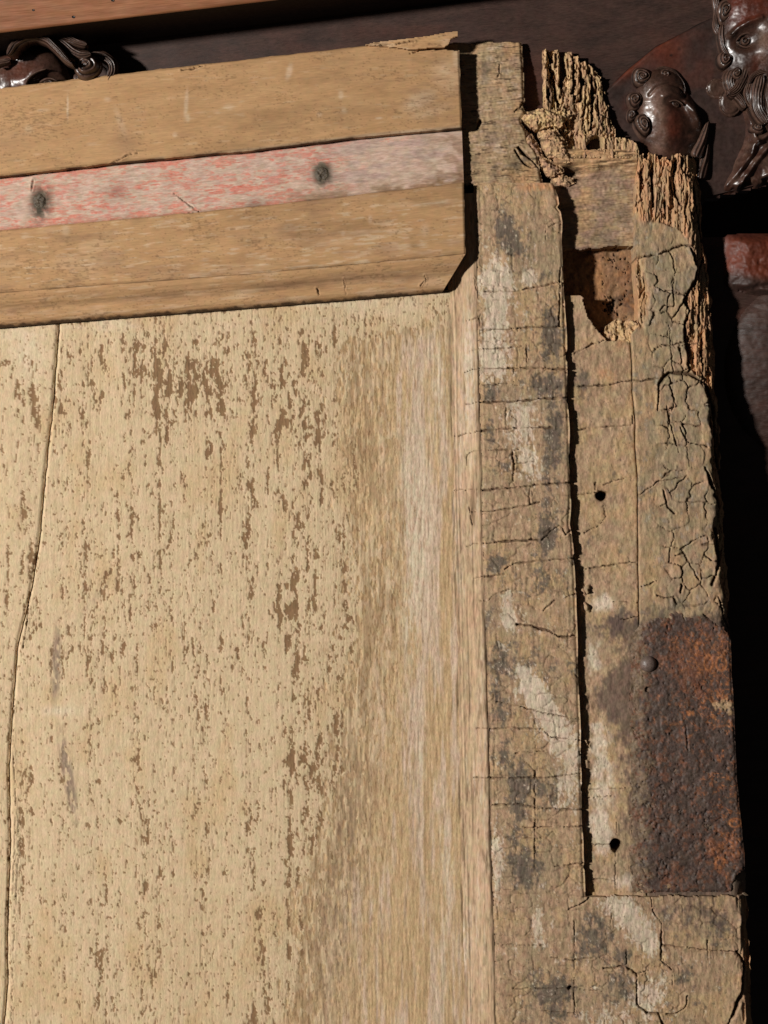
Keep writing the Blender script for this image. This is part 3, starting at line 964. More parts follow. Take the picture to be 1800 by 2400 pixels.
# --- panel boards --------------------------------------------------------------
crack = curve([(640, 140), (763, 134), (941, 121), (1086, 105), (1269, 88), (1399, 66), (1491, 42), (1518, 37), (1650, 26), (1800, 16), (1982, 20), (2163, 13), (2314, 13), (2400, 6), (2560, -6)])
pq = curve([(560, 1046), (700, 1057), (760, 1060), (1000, 1063), (1400, 1073), (2000, 1085), (2400, 1094), (2560, 1098)])
bareb = curve([(680, 1040), (760, 980), (800, 800), (900, 790), (1100, 815), (1400, 830), (1500, 815), (1600, 792), (1750, 785), (1900, 772), (2000, 735), (2100, 705), (2250, 690), (2400, 682), (2560, 676)])


def panel_fields(X, Y, yt):
    d_top = Y - yt
    H = -18 + 0.4 * fbm(X, Y, 2.6, 40, 3, 301) + 1.4 * fbm(X, Y, 90, 400, 2, 303)
    bz = (X - bareb(Y)) + 44 * fbm(X, Y, 18, 70, 3, 310) + 34 * fbm(X, Y, 5, 17, 3, 312, .6)
    bare = sstep(-5, 5, bz) * sstep(38, 50, d_top + 46 * fbm(X, Y, 16, 34, 4, 314, .6) - 30 * sstep(950, 1040, X))
    colm = fbm(X, X * 0 + 3.1, 13, 1, 2, 320) * 0.4 + fbm(X, Y, 16, 420, 2, 322) * 0.6 + fbm(X, Y, 5.5, 160, 2, 324) * .55
    n1 = fbm(X + 2.5 * fbm(X, Y, 7, 7, 2, 340), Y, 8.5, 24, 3, 330, 0.55)
    n2 = fbm(X, Y, 3.6, 8, 2, 333)
    art = (0.34 * blob(X, Y, 520, 890, 190, 110) + 0.30 * blob(X, Y, 330, 900, 140, 80) + .2 * blob(X, Y, 690, 900, 90, 110) + .16 * blob(X, Y, 500, 1000, 330, 240) + 0.45 * blob(X, Y, 40, 1240, 34, 110)
           + 0.42 * blob(X, Y, 30, 900, 40, 90) + 0.36 * blob(X, Y, 70, 960, 30, 60) + .42 * blob(X, Y, 182, 955, 16, 60)
           + 0.62 * blob(X, Y, 516, 1200, 7, 190) + 0.6 * blob(X, Y, 516, 1530, 8, 150) + .45 * blob(X, Y, 520, 1700, 12, 120) + .4 * blob(X, Y, 520, 2030, 10, 120)
           + 0.34 * np.exp(-((bz + 30) / 46) ** 2) * sstep(740, 800, Y)
           + .5 * blob(X, Y, 340, 2060, 6, 130) + .5 * blob(X, Y, 46, 2050, 10, 160) + .5 * blob(X, Y, 64, 1790, 12, 70) + .45 * blob(X, Y, 90, 1600, 9, 120)
           + .35 * blob(X, Y, 560, 1560, 30, 90) + .3 * blob(X, Y, 660, 1350, 60, 160) + .3 * blob(X, Y, 240, 1500, 60, 200)
           + .28 * blob(X, Y, 730, 1500, 60, 200) + .28 * blob(X, Y, 700, 1900, 60, 260) + .55 * blob(X, Y, 338, 1965, 8, 18))
    art -= 0.55 * (1 - sstep(6, 60, d_top)) + 0.3 * blob(X, Y, 380, 1750, 130, 160) + .28 * blob(X, Y, 360, 2200, 160, 160) + .25 * blob(X, Y, 400, 1150, 80, 110)
    n0 = fbm(X, Y, 24, 66, 3, 336)
    f = .85 * n1 + 0.3 * n2 + 0.5 * colm + .42 * n0 + art
    chip = np.maximum(sstep(0.75, 0.79, f), .12 * sstep(.5, .8, f + .15 * fbm(X, Y, 3, 12, 2, 338)))
    small = sstep(0.86, 0.93, fbm(X, Y, 4.2, 9.5, 2, 350) + 0.22 * colm + 0.3 * blob(X, Y, 480, 850, 280, 110) + .1)
    fine = sstep(.82, 1.0, fbm(X, Y, 2.3, 26, 2, 355) + .3 * colm)
    chip = np.maximum(chip, np.maximum(small * .9, fine * .5)) * (1 - bare)
    # remnants of paint inside the bare zone, and darker bare streaks
    brownz = np.exp(-((X - bareb(Y) - 50) / 70) ** 2)
    bare_streak = bare * sstep(.1, .6, +.2 * brownz - .02 + .45 * fbm(X, Y, 4, 50, 2, 359) + fbm(X, Y, 6, 60, 3, 360, .5) + .25 * fbm(X, Y, 12, 90, 2, 361) + .3 * np.exp(-((bz - 40) / 60) ** 2))
    rem = bare * np.clip(1.2 * np.exp(-((bz - 10) / 120) ** 2), 0, 1) * sstep(.0, .1, fbm(X, Y, 7, 20, 3, 365) - .02)
    bare = bare * (1 - .95 * rem)
    pink = sstep(-.2, .6, .8 * fbm(X, Y, 13, 150, 3, 370) + .2 * fbm(X, Y, 5, 40, 2, 371) + .5 * blob(X, Y, 985, 1250, 50, 500)) * sstep(30, 170, X - bareb(Y)) * 0.95
    chip = np.maximum(chip, (.2 + .3 * brownz) * bare_streak * (1 - .75 * pink))
    pale = np.zeros_like(X)
    pale += .9 * blob(X, Y, 985, 1240, 26, 240) + .8 * blob(X, Y, 1030, 900, 20, 120) + .7 * blob(X, Y, 960, 1420, 16, 160) + .9 * blob(X, Y, 985, 1780, 8, 60, -6) + .7 * blob(X, Y, 1050, 2030, 16, 130, -4) + .5 * blob(X, Y, 1040, 2250, 12, 150) + .5 * blob(X, Y, 950, 1150, 24, 140)
    pale *= sstep(.25, .75, .55 * vnoise(X / 3.2, Y / 26, 9) + .45 * vnoise(X / 7, Y / 60, 19) + .2 * n2)
    pale += .5 * blob(X, Y, 135, 1668, 44, 12) * 1.4 + .5 * blob(X, Y, 60, 830, 40, 60) * (1 - chip) + .35 * (1 - sstep(0, 70, d_top)) * sstep(-.3, .4, fbm(X, Y, 60, 20, 2, 15))
    pale = np.clip(pale, 0, .9)
    grey = 1.1 * blob(X, Y, 128, 1560, 11, 90, 2, 2) + 1.2 * blob(X, Y, 156, 1820, 13, 110, -10, 2) + .9 * blob(X, Y, 205, 1420, 7, 80, 40, 1.5) * .4
    grey += .5 * blob(X, Y, 820, 1950, 50, 260) * bare + .55 * blob(X, Y, 770, 2250, 50, 220) * bare
    grey *= (.55 + .6 * vnoise(X / 3, Y / 18, 21))
    grey *= sstep(-.6, -.1, fbm(X, Y, 6, 16, 2, 380))
    warm = .6 * sstep(.0, .8, fbm(X, Y, 70, 130, 3, 390)) + .3 * blob(X, Y, 460, 2250, 120, 200)
    H -= 1.3 * chip * (1 - bare) + 1.2 * bare - bare * (.8 * fbm(X, Y, 4.0, 40, 3, 366, .5))
    dirt = .75 * np.exp(-((X - pq(Y) + 5) / 3.0) ** 2) * sstep(-.2, .5, fbm(X, Y, 6, 70, 3, 396))
    dirt = np.maximum(dirt, .8 * (1 - sstep(0, 3.5, d_top + 3 * fbm(X, Y, 10, 10, 2, 16))))
    dirt = np.maximum(dirt, .35 * sstep(.62, .9, fbm(X, Y, 9, 9, 3, 395)) * (1 - sstep(20, 60, d_top)))
    far = sstep(90, 240, X - bareb(Y))
    stroke = np.clip(bare * (1 - .62 * far), 0, 1)
    stroke = np.maximum(stroke, .55 * np.exp(-((bz + 30) / 40) ** 2) * sstep(30, 90, d_top) * (1 - bare))
    return H, {"stroke": stroke, "warm": np.clip(warm, 0, 1), "bare": np.clip(bare, 0, 1), "pink": np.clip(pink, 0, 1), "chip": np.clip(chip, 0, 1), "pale": pale,
               "grey": np.clip(grey, 0, 1), "dirt": dirt}


def panel_grid(fl, fr, wmean, st, y1=2560):
    n = max(3, int(wmean / st))
    u = np.linspace(0, 1, n)
    v = np.r_[lines(0, 1680, st), lines(1680, 1850, 8)[1:]] / 1850.0
    # top follows the rail moulding, slightly tucked under it
    xt = fl(np.array(740.0)) + u * (fr(np.array(740.0)) - fl(np.array(740.0)))
    yt = bot(xt) - 5
    Yn = yt[None, :] + v[:, None] * (y1 - yt[None, :])
    Xn = fl(Yn) + u[None, :] * (fr(Yn) - fl(Yn))
    return Xn, Yn


wobl = lambda y: 1.4 * fbm(y, y * 0 + 2, 22, 1, 3, 401)
X, Y = panel_grid(lambda y: crack(y) + 1.8 + wobl(y), lambda y: pq(y) + 2, 1000, 2.0)
H, A = panel_fields(X, Y, bot(X))
dl = X - crack(Y)
H -= 4 * (1 - sstep(2, 7, dl))
carve(X, Y, H, A["dirt"], [([(62, 1420), (58, 1470), (50, 1520)], 2.0, 6), ([(30, 1640), (26, 1760), (34, 1900), (26, 2100)], 1.5, 4),
                           ([(36, 1900), (40, 1990), (30, 2180), (22, 2400)], 1.3, 4)], wob=1.2)
patch("panel_board", door, M_PANEL, X, Y, H, back=-40, attrs=A)
X, Y = panel_grid(lambda y: crack(y) * 0 - 200, lambda y: crack(y) - 1.8 + wobl(y), 250, 2.4)
H, A = panel_fields(X, Y, bot(X))
H -= 1.5 + 4 * (1 - sstep(2, 7, crack(Y) - X))
patch("panel_board", door, M_PANEL, X, Y, H, back=-40, attrs=A)

# --- stile moulding --------------------------------------------------------------
gq = curve([(430, 1111), (560, 1115), (700, 1118), (830, 1122), (1300, 1133), (1700, 1145), (2000, 1152), (2400, 1163), (2560, 1167)])
gq0 = gq
gq = lambda y: gq0(y) + 1.5 * fbm(y, y * 0 + 6, 60, 1, 3, 545, .55)
n = 38
u = np.linspace(0, 1, n)
ys_ = np.r_[lines(452, 2420, 2.2), lines(2420, 2560, 8)[1:]]
fl = lambda y: np.where(y < 700, pq(y) + 0.0, pq(y))
Y = np.repeat(ys_[:, None], n, 1)
X = fl(Y) - 4 + u[None, :] * (gq(Y) + 0.4 - fl(Y) + 4)
U = np.repeat(u[None, :], len(ys_), 0)
groove = curve([(430, .2), (800, .3), (840, .8), (1000, .7), (1060, .25), (1420, .3), (1470, 1.0), (2120, 1.0), (2160, .5), (2560, .6)])
H = np.interp(U, [0, .09, .12, .18, .22, .28, .5, .72, .88, .94, 1], [-20, -16.5, -18, -14, -15.5, -14.5, -10, -5, -2.5, -2.5, -2.5])
H -= 3.0 * groove(Y) * sstep(.93, 1, U)
fl1 = .40 + .02 * fbm(Y, Y * 0 + 2, 130, 1, 2, 551)
fl2 = .66 + .02 * fbm(Y, Y * 0 + 5, 130, 1, 2, 552)
linea = np.exp(-((U - fl1) / .022) ** 2) * sstep(-.3, .4, fbm(Y, Y * 0 + 1, 160, 1, 3, 553)) + np.exp(-((U - fl2) / .02) ** 2) * sstep(-.2, .5, fbm(Y, Y * 0 + 7, 160, 1, 3, 554))
H -= 2.0 * linea
H += 0.8 * fbm(X, Y, 2.6, 70, 3, 501) + 1.2 * fbm(X, Y, 12, 30, 3, 503)
mgr = fbm(X, Y, 5, 26, 4, 515, .65)
white = np.clip(1.0 * blob(X, Y, 1100, 870, 26, 110) + .8 * blob(X, Y, 1090, 960, 30, 60) + .7 * blob(X, Y, 1130, 1740, 16, 160) + .7 * blob(X, Y, 1142, 2020, 20, 120) + .5 * blob(X, Y, 1100, 730, 16, 80)
                + .7 * blob(X, Y, 1075, 1150, 14, 200) + .6 * blob(X, Y, 1090, 2250, 16, 150) + .5 * sstep(.1, .8, fbm(X, Y, 8, 90, 3, 511)), 0, 1) * sstep(-.5, .4, mgr)
pink = .45 * sstep(-.1, .6, fbm(X, Y, 14, 120, 3, 521) + .5 * blob(X, Y, 1110, 1440, 30, 90) + .3 * blob(X, Y, 1075, 850, 12, 120))
dark = .55 * sstep(.1, .8, mgr + .3 * fbm(X, Y, 20, 120, 2, 517)) + .75 * np.exp(-((U - .03) / .06) ** 2) * sstep(-.4, .4, fbm(X, Y, 6, 60, 2, 531)) + .7 * sstep(.45, .9, fbm(X, Y, 5, 50, 3, 533)) + 1.2 * blob(X, Y, 1108, 1180, 6, 44, 0, 1.4) + .5 * np.exp(-((U - .96) / .05) ** 2)
dirt = .45 * linea + .5 * groove(Y) * sstep(.93, .99, U) + .5 * np.exp(-((U - .12) / .02) ** 2) * sstep(-.1, .5, fbm(X, Y, 6, 60, 2, 541))
MC = [[(1088, 872), (1103, 867), (1130, 863)], [(1094, 948), (1117, 943), (1130, 942)], [(1065, 1023), (1108, 1013), (1130, 1010)], [(1096, 1066), (1112, 1055), (1130, 1055)],
      [(1065, 1149), (1130, 1147)], [(1105, 1200), (1140, 1199)], [(1093, 1283), (1110, 1276), (1140, 1272)], [(1105, 1357), (1140, 1350)], [(1101, 822), (1123, 818)],
      [(1096, 1066), (1095, 1090)], [(1124, 1407), (1145, 1408)], [(1116, 1709), (1150, 1707)], [(1111, 1824), (1150, 1824)], [(1094, 752), (1122, 745)],
      [(1112, 650), (1116, 680)], [(1100, 1190), (1108, 1230)]]
carve(X, Y, H, dirt, MC, 1.6, 5)
mitre = (qc(Y) - 599) * 0 + (qc(X) > 1098 - (qc(Y) - 600) * 0.66 - 30)
patch("stile_moulding", door, M_MOULD, X, Y, H, back=-60,
      attrs={"white": np.clip(white, 0, 1), "pink": np.clip(pink, 0, 1), "dark": np.clip(dark, 0, 1), "dirt": np.clip(dirt, 0, 1)})

# --- stile -------------------------------------------------------------------------
ed = curve([(425, 1296), (432, 1300), (445, 1306), (478, 1310), (486, 1305), (496, 1313), (520, 1317), (600, 1319), (640, 1321), (800, 1328), (933, 1331), (1000, 1334), (1178, 1338),
            (1230, 1335), (1260, 1342), (1300, 1345), (1400, 1350), (1500, 1353), (1700, 1360), (2000, 1367), (2110, 1373)])
Ro = curve([(350, 1630), (370, 1634), (480, 1650), (585, 1654), (592, 1662), (700, 1672), (800, 1680), (1000, 1690), (1150, 1700), (1250, 1707), (1400, 1715), (1500, 1718), (1700, 1726),
            (1850, 1735), (2000, 1750), (2100, 1755), (2250, 1762), (2400, 1768), (2560, 1775)])
ys_ = np.r_[lines(428, 2420, ST), lines(2420, 2560, 8)[1:]]
n = int(640 / ST)
u = np.linspace(0, 1, n)
Y = np.repeat(ys_[:, None], n, 1)
Rr = Ro(Y) + 4 * fbm(Y, Y * 0 + 4, 26, 1, 3, 601)
nA = int(210 / ST)
nB = n - nA
EE = ed(np.minimum(Y, 2101)) + 1.5 * fbm(Y, Y * 0 + 9, 70, 1, 3, 680, .4) - 3.0 * sstep(.72, .9, vnoise(Y / 26, Y * 0 + 3, 5))
G0 = gq(Y)
X = np.concatenate([G0[:, :nA] + np.linspace(0, 1, nA)[None, :] * (EE - G0)[:, :nA],
                    EE[:, :nB] + np.linspace(0, 1, nB + 1)[None, 1:] * (Rr - EE)[:, :nB]], 1)
H = 0.9 * fbm(X, Y, 6, 26, 3, 611) + 2.0 * fbm(X, Y, 60, 90, 3, 613) + 0.3 * fbm(X, Y, 4, 4, 2, 615)
H -= 2.5 + 3.0 * groove(Y) * (1 - sstep(1, 8, X - gq(Y))) - 2.5 * sstep(0, 9, X - gq(Y)) + 1.6 * np.exp(-((X - gq(Y) - 14) / 3) ** 2) * sstep(-.2, .6, fbm(X, Y, 8, 200, 2, 617))
er = ed(Y) - X
H -= 5 * (1 - sstep(0, 9, er)) * (Y < 2104) * (X < ed(Y))
H -= 3 * (1 - sstep(0, 6, Y - 428 - 6 * vnoise(X / 9, Y * 0, 3)))
Yr = Rr - X
H -= (26 * (1 - sstep(2, 34 + 10 * fbm(X, Y, 30, 60, 2, 621), Yr))) * (Y > 2100)
H += (8 * fbm(X, Y, 7, 60, 3, 623)) * (1 - sstep(14, 36, Yr)) * (Y > 2100)
dirt = np.zeros_like(X)
SC = [[(1134, 683), (1200, 683), (1242, 676), (1319, 659)], [(1126, 772), (1184, 772), (1227, 767), (1326, 765)], [(1116, 819), (1180, 816), (1223, 811)],
      ([(1122, 864), (1204, 863), (1254, 862), (1330, 866)], 2.6, 9), ([(1130, 903), (1188, 899), (1213, 903)], 1.6, 5), ([(1120, 943), (1204, 941), (1271, 935), (1333, 932)], 2.8, 9),
      ([(1124, 735), (1124, 782)], 1.5, 5), ([(1234, 809), (1234, 849)], 1.6, 5), ([(1204, 865), (1204, 900)], 1.6, 5), ([(1186, 944), (1185, 1003)], 1.6, 5),
      ([(1313, 628), (1312, 690), (1311, 763), (1322, 768)], 2.2, 10),
      ([(1120, 1011), (1147, 1008), (1234, 1003), (1296, 1003)], 2.6, 8), [(1126, 1055), (1202, 1055), (1223, 1052)], ([(1200, 1056), (1205, 1087), (1203, 1134)], 2.4, 8),
      ([(1206, 1087), (1256, 1082)], 1.6, 5), ([(1126, 1148), (1147, 1147), (1206, 1143), (1277, 1135), (1340, 1132)], 2.8, 9), ([(1130, 1200), (1162, 1198), (1218, 1188), (1265, 1179)], 2.4, 8),
      ([(1244, 1139), (1240, 1164), (1243, 1181)], 1.8, 5), ([(1130, 1274), (1190, 1268), (1260, 1266)], 2.8, 9),
      ([(1270, 1266), (1289, 1247), (1310, 1231), (1318, 1237), (1325, 1254), (1340, 1240)], 2.2, 7), ([(1183, 1334), (1204, 1321), (1265, 1315), (1347, 1308)], 2.4, 8),
      ([(1133, 1352), (1183, 1347)], 2.4, 7), ([(1134, 1408), (1145, 1408), (1164, 1390), (1199, 1380)], 1.8, 5), ([(1272, 1430), (1300, 1408)], 1.8, 5), ([(1325, 1400), (1350, 1392)], 1.8, 5),
      ([(1211, 1464), (1242, 1465), (1279, 1477), (1318, 1494), (1350, 1490)], 2.8, 10), ([(1159, 1643), (1217, 1656), (1270, 1670), (1360, 1687)], 2.0, 7),
      ([(1142, 1709), (1202, 1706), (1270, 1709), (1289, 1728), (1360, 1734)], 2.0, 7), ([(1207, 1764), (1280, 1762)], 1.6, 5), ([(1150, 1824), (1299, 1822), (1362, 1812)], 2.2, 7),
      ([(1154, 1887), (1217, 1885), (1255, 1894), (1366, 1898)], 2.2, 7), ([(1212, 1940), (1368, 1937)], 1.8, 6), ([(1255, 1807), (1253, 1900), (1253, 2010)], 1.9, 6),
      ([(1159, 1966), (1270, 1964)], 1.6, 5), ([(1299, 2031), (1368, 2024)], 1.8, 6), ([(1333, 2133), (1371, 2113), (1383, 2102)], 2.2, 8), ([(1164, 2215), (1280, 2215)], 1.5, 5),
      ([(1289, 2244), (1347, 2251), (1390, 2244)], 1.7, 5), ([(1415, 2270), (1468, 2265), (1492, 2282), (1521, 2275)], 2.6, 8), ([(1468, 2225), (1468, 2265)], 1.5, 5),
      ([(1492, 2282), (1494, 2354), (1516, 2374), (1579, 2379), (1607, 2359), (1612, 2335)], 2.6, 9), ([(1545, 2378), (1560, 2420)], 3, 10), ([(1525, 2100), (1530, 2137), (1550, 2162), (1550, 2253), (1574, 2272)], 2.6, 9),
      ([(1550, 2215), (1660, 2227), (1728, 2231)], 2.2, 7), ([(1658, 2205), (1660, 2248)], 2.0, 6), ([(1347, 2157), (1347, 2240), (1346, 2300), (1347, 2378)], 1.6, 5),
      ([(1202, 2318), (1333, 2316), (1434, 2325)], 1.6, 5), ([(1265, 2369), (1352, 2374)], 1.6, 5), ([(1728, 2231), (1748, 2262), (1740, 2330), (1712, 2390), (1700, 2420)], 4.5, 16),
      ([(1285, 532), (1296, 526), (1310, 522)], 1.8, 5), ([(1279, 540), (1279, 560)], 1.4, 4), ([(1574, 2272), (1576, 2310)], 1.5, 4), ([(1434, 2140), (1428, 2180)], 1.5, 4)]
carve(X, Y, H, dirt, SC, 2.2, 7)
# faint craquelure everywhere
wd, wid = worley(X + 5 * fbm(X, Y, 30, 30, 2, 630), Y - .08 * (X - 1230) + 4 * fbm(X, Y, 26, 26, 2, 631), 44, 34, 2, True)
cq = (1 - sstep(0.02, 0.06, wd)) * sstep(-.35, .25, fbm(X, Y, 60, 60, 3, 632))
H -= 2.6 * cq
H += 1.8 * (wid - .5)
dirt = np.maximum(dirt, .42 * cq)
hole(X, Y, H, dirt, 1335, 2316, 5, 30)
dirt = np.maximum(dirt, .55 * groove(Y) * np.exp(-((X - gq(Y) - 1) / 4.6) ** 2) * sstep(-.6, .2, fbm(X, Y, 10, 60, 2, 640)))
ripple = fbm(X, Y, 14, 20, 4, 650, .6)
rip2 = fbm(X, Y, 40, 50, 4, 655, .6)
white = (1.0 * blob(X, Y, 1160, 650, 40, 60) + 1.2 * blob(X, Y, 1240, 650, 16, 20) + .9 * blob(X, Y, 1165, 740, 30, 60) + 1.0 * blob(X, Y, 1150, 840, 40, 50) + .8 * blob(X, Y, 1222, 985, 36, 60)
         + .7 * blob(X, Y, 1240, 1090, 30, 40) + .8 * blob(X, Y, 1190, 1425, 14, 40) + .6 * blob(X, Y, 1195, 1450, 26, 20)
         + 1.1 * blob(X, Y, 1290, 1690, 34, 120, -32) + .9 * blob(X, Y, 1250, 1610, 20, 50, -30) + .7 * blob(X, Y, 1330, 1840, 26, 60) + .8 * blob(X, Y, 1165, 2010, 14, 100)
         + .9 * blob(X, Y, 1262, 2180, 16, 50) + 1.1 * blob(X, Y, 1490, 2170, 34, 80, -35) + .6 * blob(X, Y, 1430, 2120, 40, 20) + .8 * blob(X, Y, 1520, 2330, 40, 40) + .5 * blob(X, Y, 1440, 2390, 80, 30))
white = sstep(.36, .62, 1.1 * white + .35 * ripple + .5 * fbm(X, Y, 5, 9, 3, 659, .7) - .02) * (.55 + .35 * vnoise(X / 30, Y / 30, 66))
dark = (1.0 * blob(X, Y, 1180, 540, 36, 50) + .8 * blob(X, Y, 1215, 590, 24, 20) + .7 * blob(X, Y, 1272, 645, 12, 20) + 1.0 * blob(X, Y, 1290, 780, 26, 70) + .8 * blob(X, Y, 1275, 900, 60, 26)
        + 1.1 * blob(X, Y, 1300, 1010, 26, 90) + .9 * blob(X, Y, 1152, 925, 22, 24) + .7 * blob(X, Y, 1150, 1010, 20, 30) + .6 * blob(X, Y, 1172, 1090, 22, 14) + .7 * blob(X, Y, 1285, 1180, 24, 90)
        + 1.0 * blob(X, Y, 1165, 1320, 24, 18, -25) + .8 * blob(X, Y, 1280, 1270, 26, 40) + .5 * blob(X, Y, 1260, 1360, 60, 40) + .8 * blob(X, Y, 1148, 1440, 8, 40, 20) + .6 * blob(X, Y, 1190, 1560, 60, 50)
        + .5 * blob(X, Y, 1300, 1570, 50, 26) + .8 * blob(X, Y, 1170, 1660, 24, 60) + .8 * blob(X, Y, 1180, 1760, 16, 30) + 1.0 * blob(X, Y, 1215, 1860, 24, 100) + .6 * blob(X, Y, 1290, 1860, 50, 60)
        + 1.1 * blob(X, Y, 1230, 2040, 44, 50) + .6 * blob(X, Y, 1190, 1965, 10, 14) + .6 * blob(X, Y, 1270, 2230, 16, 40) + .9 * blob(X, Y, 1400, 2190, 50, 60) + .8 * blob(X, Y, 1460, 2240, 26, 20)
        + .8 * blob(X, Y, 1300, 2340, 60, 60) + .7 * blob(X, Y, 1450, 2320, 40, 50) + .6 * blob(X, Y, 1620, 2290, 60, 50) + .6 * blob(X, Y, 1690, 2170, 50, 40) + .5 * blob(X, Y, 1570, 2140, 40, 40))
spk = fbm(X, Y, 5, 6, 3, 658, .65)
dark = sstep(.28, .9, 1.15 * dark + .5 * ripple + .3 * rip2 + .35 * spk - .03) * .92
dark = np.maximum(dark, .6 * sstep(.6, .9, spk + .2 * rip2))
warm = sstep(-.1, .7, rip2 + .6 * blob(X, Y, 1250, 720, 60, 60) + .4 * blob(X, Y, 1240, 480, 70, 30) + .4 * blob(X, Y, 1270, 1430, 60, 60) + .4 * blob(X, Y, 1650, 2350, 90, 60)) * .75
green = .55 * sstep(.1, .8, fbm(X, Y, 50, 70, 3, 670) + .3 * blob(X, Y, 1340, 1380, 20, 60))
orange = np.clip(1.1 * blob(X, Y, 1258, 438, 46, 14) + .4 * blob(X, Y, 1290, 866, 30, 5) + .35 * blob(X, Y, 1300, 470, 30, 30), 0, 1) * sstep(-.5, .3, ripple)
orange = np.maximum(orange, (1 - sstep(8, 34, Yr + 14 * fbm(X, Y, 20, 50, 2, 677))) * (Y > 2110) * .8)
rust = (.75 * blob(X, Y, 1640, 2130, 100, 60) * (Y > 2100)) * sstep(-.6, .4, ripple)
keep = (np.arange(n - 1)[None, :] < nA - 1) | (qc(Y) > 2101 + 3 * fbm(qc(X), qc(Y) * 0, 20, 1, 2, 681))
patch("stile", door, M_STILE, X, Y, H, back=back_of(Y), keep=keep,
      attrs={"warm": warm, "green": green, "dark": dark, "white": white, "orange": orange, "rust": np.clip(rust, 0, 1), "dirt": np.clip(dirt, 0, 1)})

# --- strip lying in the rebate ------------------------------------------------------
cl = curve([(350, 1500), (440, 1489), (560, 1490), (640, 1492), (700, 1499), (765, 1497), (782, 1480), (890, 1485), (1000, 1490), (1165, 1497), (1250, 1497), (1430, 1500), (1520, 1500), (2110, 1520)])
cl0 = cl
cl = lambda y: cl0(y) + 2.0 * fbm(y, y * 0 + 8, 70, 1, 4, 546, .55)
ys_ = lines(690, 2106, ST)
n = int(150 / ST)
u = np.linspace(0, 1, n)
Y = np.repeat(ys_[:, None], n, 1)
L0 = ed(Y) + 2
X = L0 + u[None, :] * (cl(Y) - 1.2 - L0)
H = -21 + 1.0 * fbm(X, Y, 8, 24, 3, 711) + 2.2 * fbm(X, Y, 50, 70, 3, 713) + .7 * fbm(X, Y, 4, 4, 2, 715)
H -= 5 * (1 - sstep(0, 12, X - L0)) + 3 * (1 - sstep(0, 4, cl(Y) - X))
H += 7 * sstep(1380, 1500, X) * sstep(900, 1000, Y)
# crumbs lodged in the gap
cr = np.maximum(blob(X, Y, 1378, 1405, 10, 40), blob(X, Y, 1376, 1720, 9, 70))
wc, cid = worley(X + 4 * fbm(X, Y, 9, 9, 2, 718), Y + 4 * fbm(X, Y, 9, 9, 2, 719), 16, 23, 5)
H += cr * 17 * sstep(.03, .5, wc) * sstep(.35, .8, cid)
dirt = np.zeros_like(X)
RC = [([(1350, 827), (1386, 807), (1419, 795)], 2.0, 7), ([(1357, 904), (1424, 901), (1468, 892), (1490, 890)], 2.4, 8), ([(1357, 1007), (1415, 1000), (1484, 995), (1484, 975)], 2.0, 7),
      ([(1357, 1159), (1400, 1154)], 1.8, 6), ([(1418, 1136), (1440, 1127), (1478, 1118)], 1.8, 6), ([(1415, 1183), (1422, 1212), (1405, 1232), (1371, 1249)], 1.8, 6), ([(1371, 1335), (1440, 1324), (1498, 1316)], 2.2, 7),
      ([(1458, 1453), (1480, 1450), (1501, 1444)], 2.2, 7), ([(1440, 1412), (1500, 1412)], 1.3, 4), ([(1386, 1983), (1434, 1983)], 1.8, 6), ([(1446, 2002), (1444, 2089)], 1.5, 5), ([(1393, 2065), (1444, 2067)], 1.6, 5),
      ([(1380, 1872), (1440, 1870)], 1.5, 5), ([(1382, 1852), (1470, 1850)], 1.3, 4), ([(1400, 1130), (1396, 1148)], 2, 6), ([(1446, 1960), (1448, 1930)], 1.4, 4)]
carve(X, Y, H, dirt, RC, 2, 7)
hole(X, Y, H, dirt, 1414, 1162, 14, 60)
hole(X, Y, H, dirt, 1446, 1983, 15, 60)
rip = fbm(X, Y, 12, 18, 4, 750, .6)
white = sstep(.3, 1., 1.3 * blob(X, Y, 1415, 1415, 34, 26) + .9 * blob(X, Y, 1395, 1545, 22, 50) + .9 * blob(X, Y, 1410, 1850, 34, 110) + .9 * blob(X, Y, 1410, 1960, 30, 50) + .8 * blob(X, Y, 1465, 2070, 36, 26) + .6 * blob(X, Y, 1405, 1720, 30, 60) + .4 * rip) * .85
stain = sstep(.25, .9, 1.0 * blob(X, Y, 1450, 1465, 60, 30) + 1.0 * blob(X, Y, 1470, 1620, 50, 110) + .9 * blob(X, Y, 1500, 1850, 42, 260) + .8 * blob(X, Y, 1430, 1640, 40, 40) + .45 * rip)
dark = np.clip(.85 * sstep(.3, .9, .9 * blob(X, Y, 1370, 900, 20, 40) + .9 * blob(X, Y, 1440, 1460, 50, 26) + .6 * blob(X, Y, 1420, 760, 40, 30) + .55 * rip + .3 * fbm(X, Y, 40, 50, 3, 760)), 0, 1)
warm = .8 * sstep(-.2, .6, fbm(X, Y, 34, 40, 3, 770) + .5 * blob(X, Y, 1430, 1080, 50, 60) - .4 * blob(X, Y, 1400, 830, 60, 60))
orange = np.clip(.8 * blob(X, Y, 1425, 875, 26, 16) + 1.2 * blob(X, Y, 1452, 775, 36, 28), 0, 1) * sstep(-.6, .2, rip)
green = .5 * sstep(.2, .8, fbm(X, Y, 50, 50, 3, 775))
# broken top: solid only left of a slanting fracture, lower fibres beyond it
keep = ~((qc(Y) < 798) & (qc(X) > np.interp(qc(Y), [690, 697, 740, 760, 798], [1366, 1367, 1378, 1392, 1424]) + 2 * fbm(qc(X), qc(Y), 8, 8, 2, 3)))
patch("rebate_strip", door, M_STILE, X, Y, H, back=back_of(Y), keep=keep,
      attrs={"warm": warm, "green": green, "dark": dark, "white": white, "orange": orange, "rust": np.clip(stain * .8, 0, 1), "dirt": np.clip(dirt, 0, 1)})

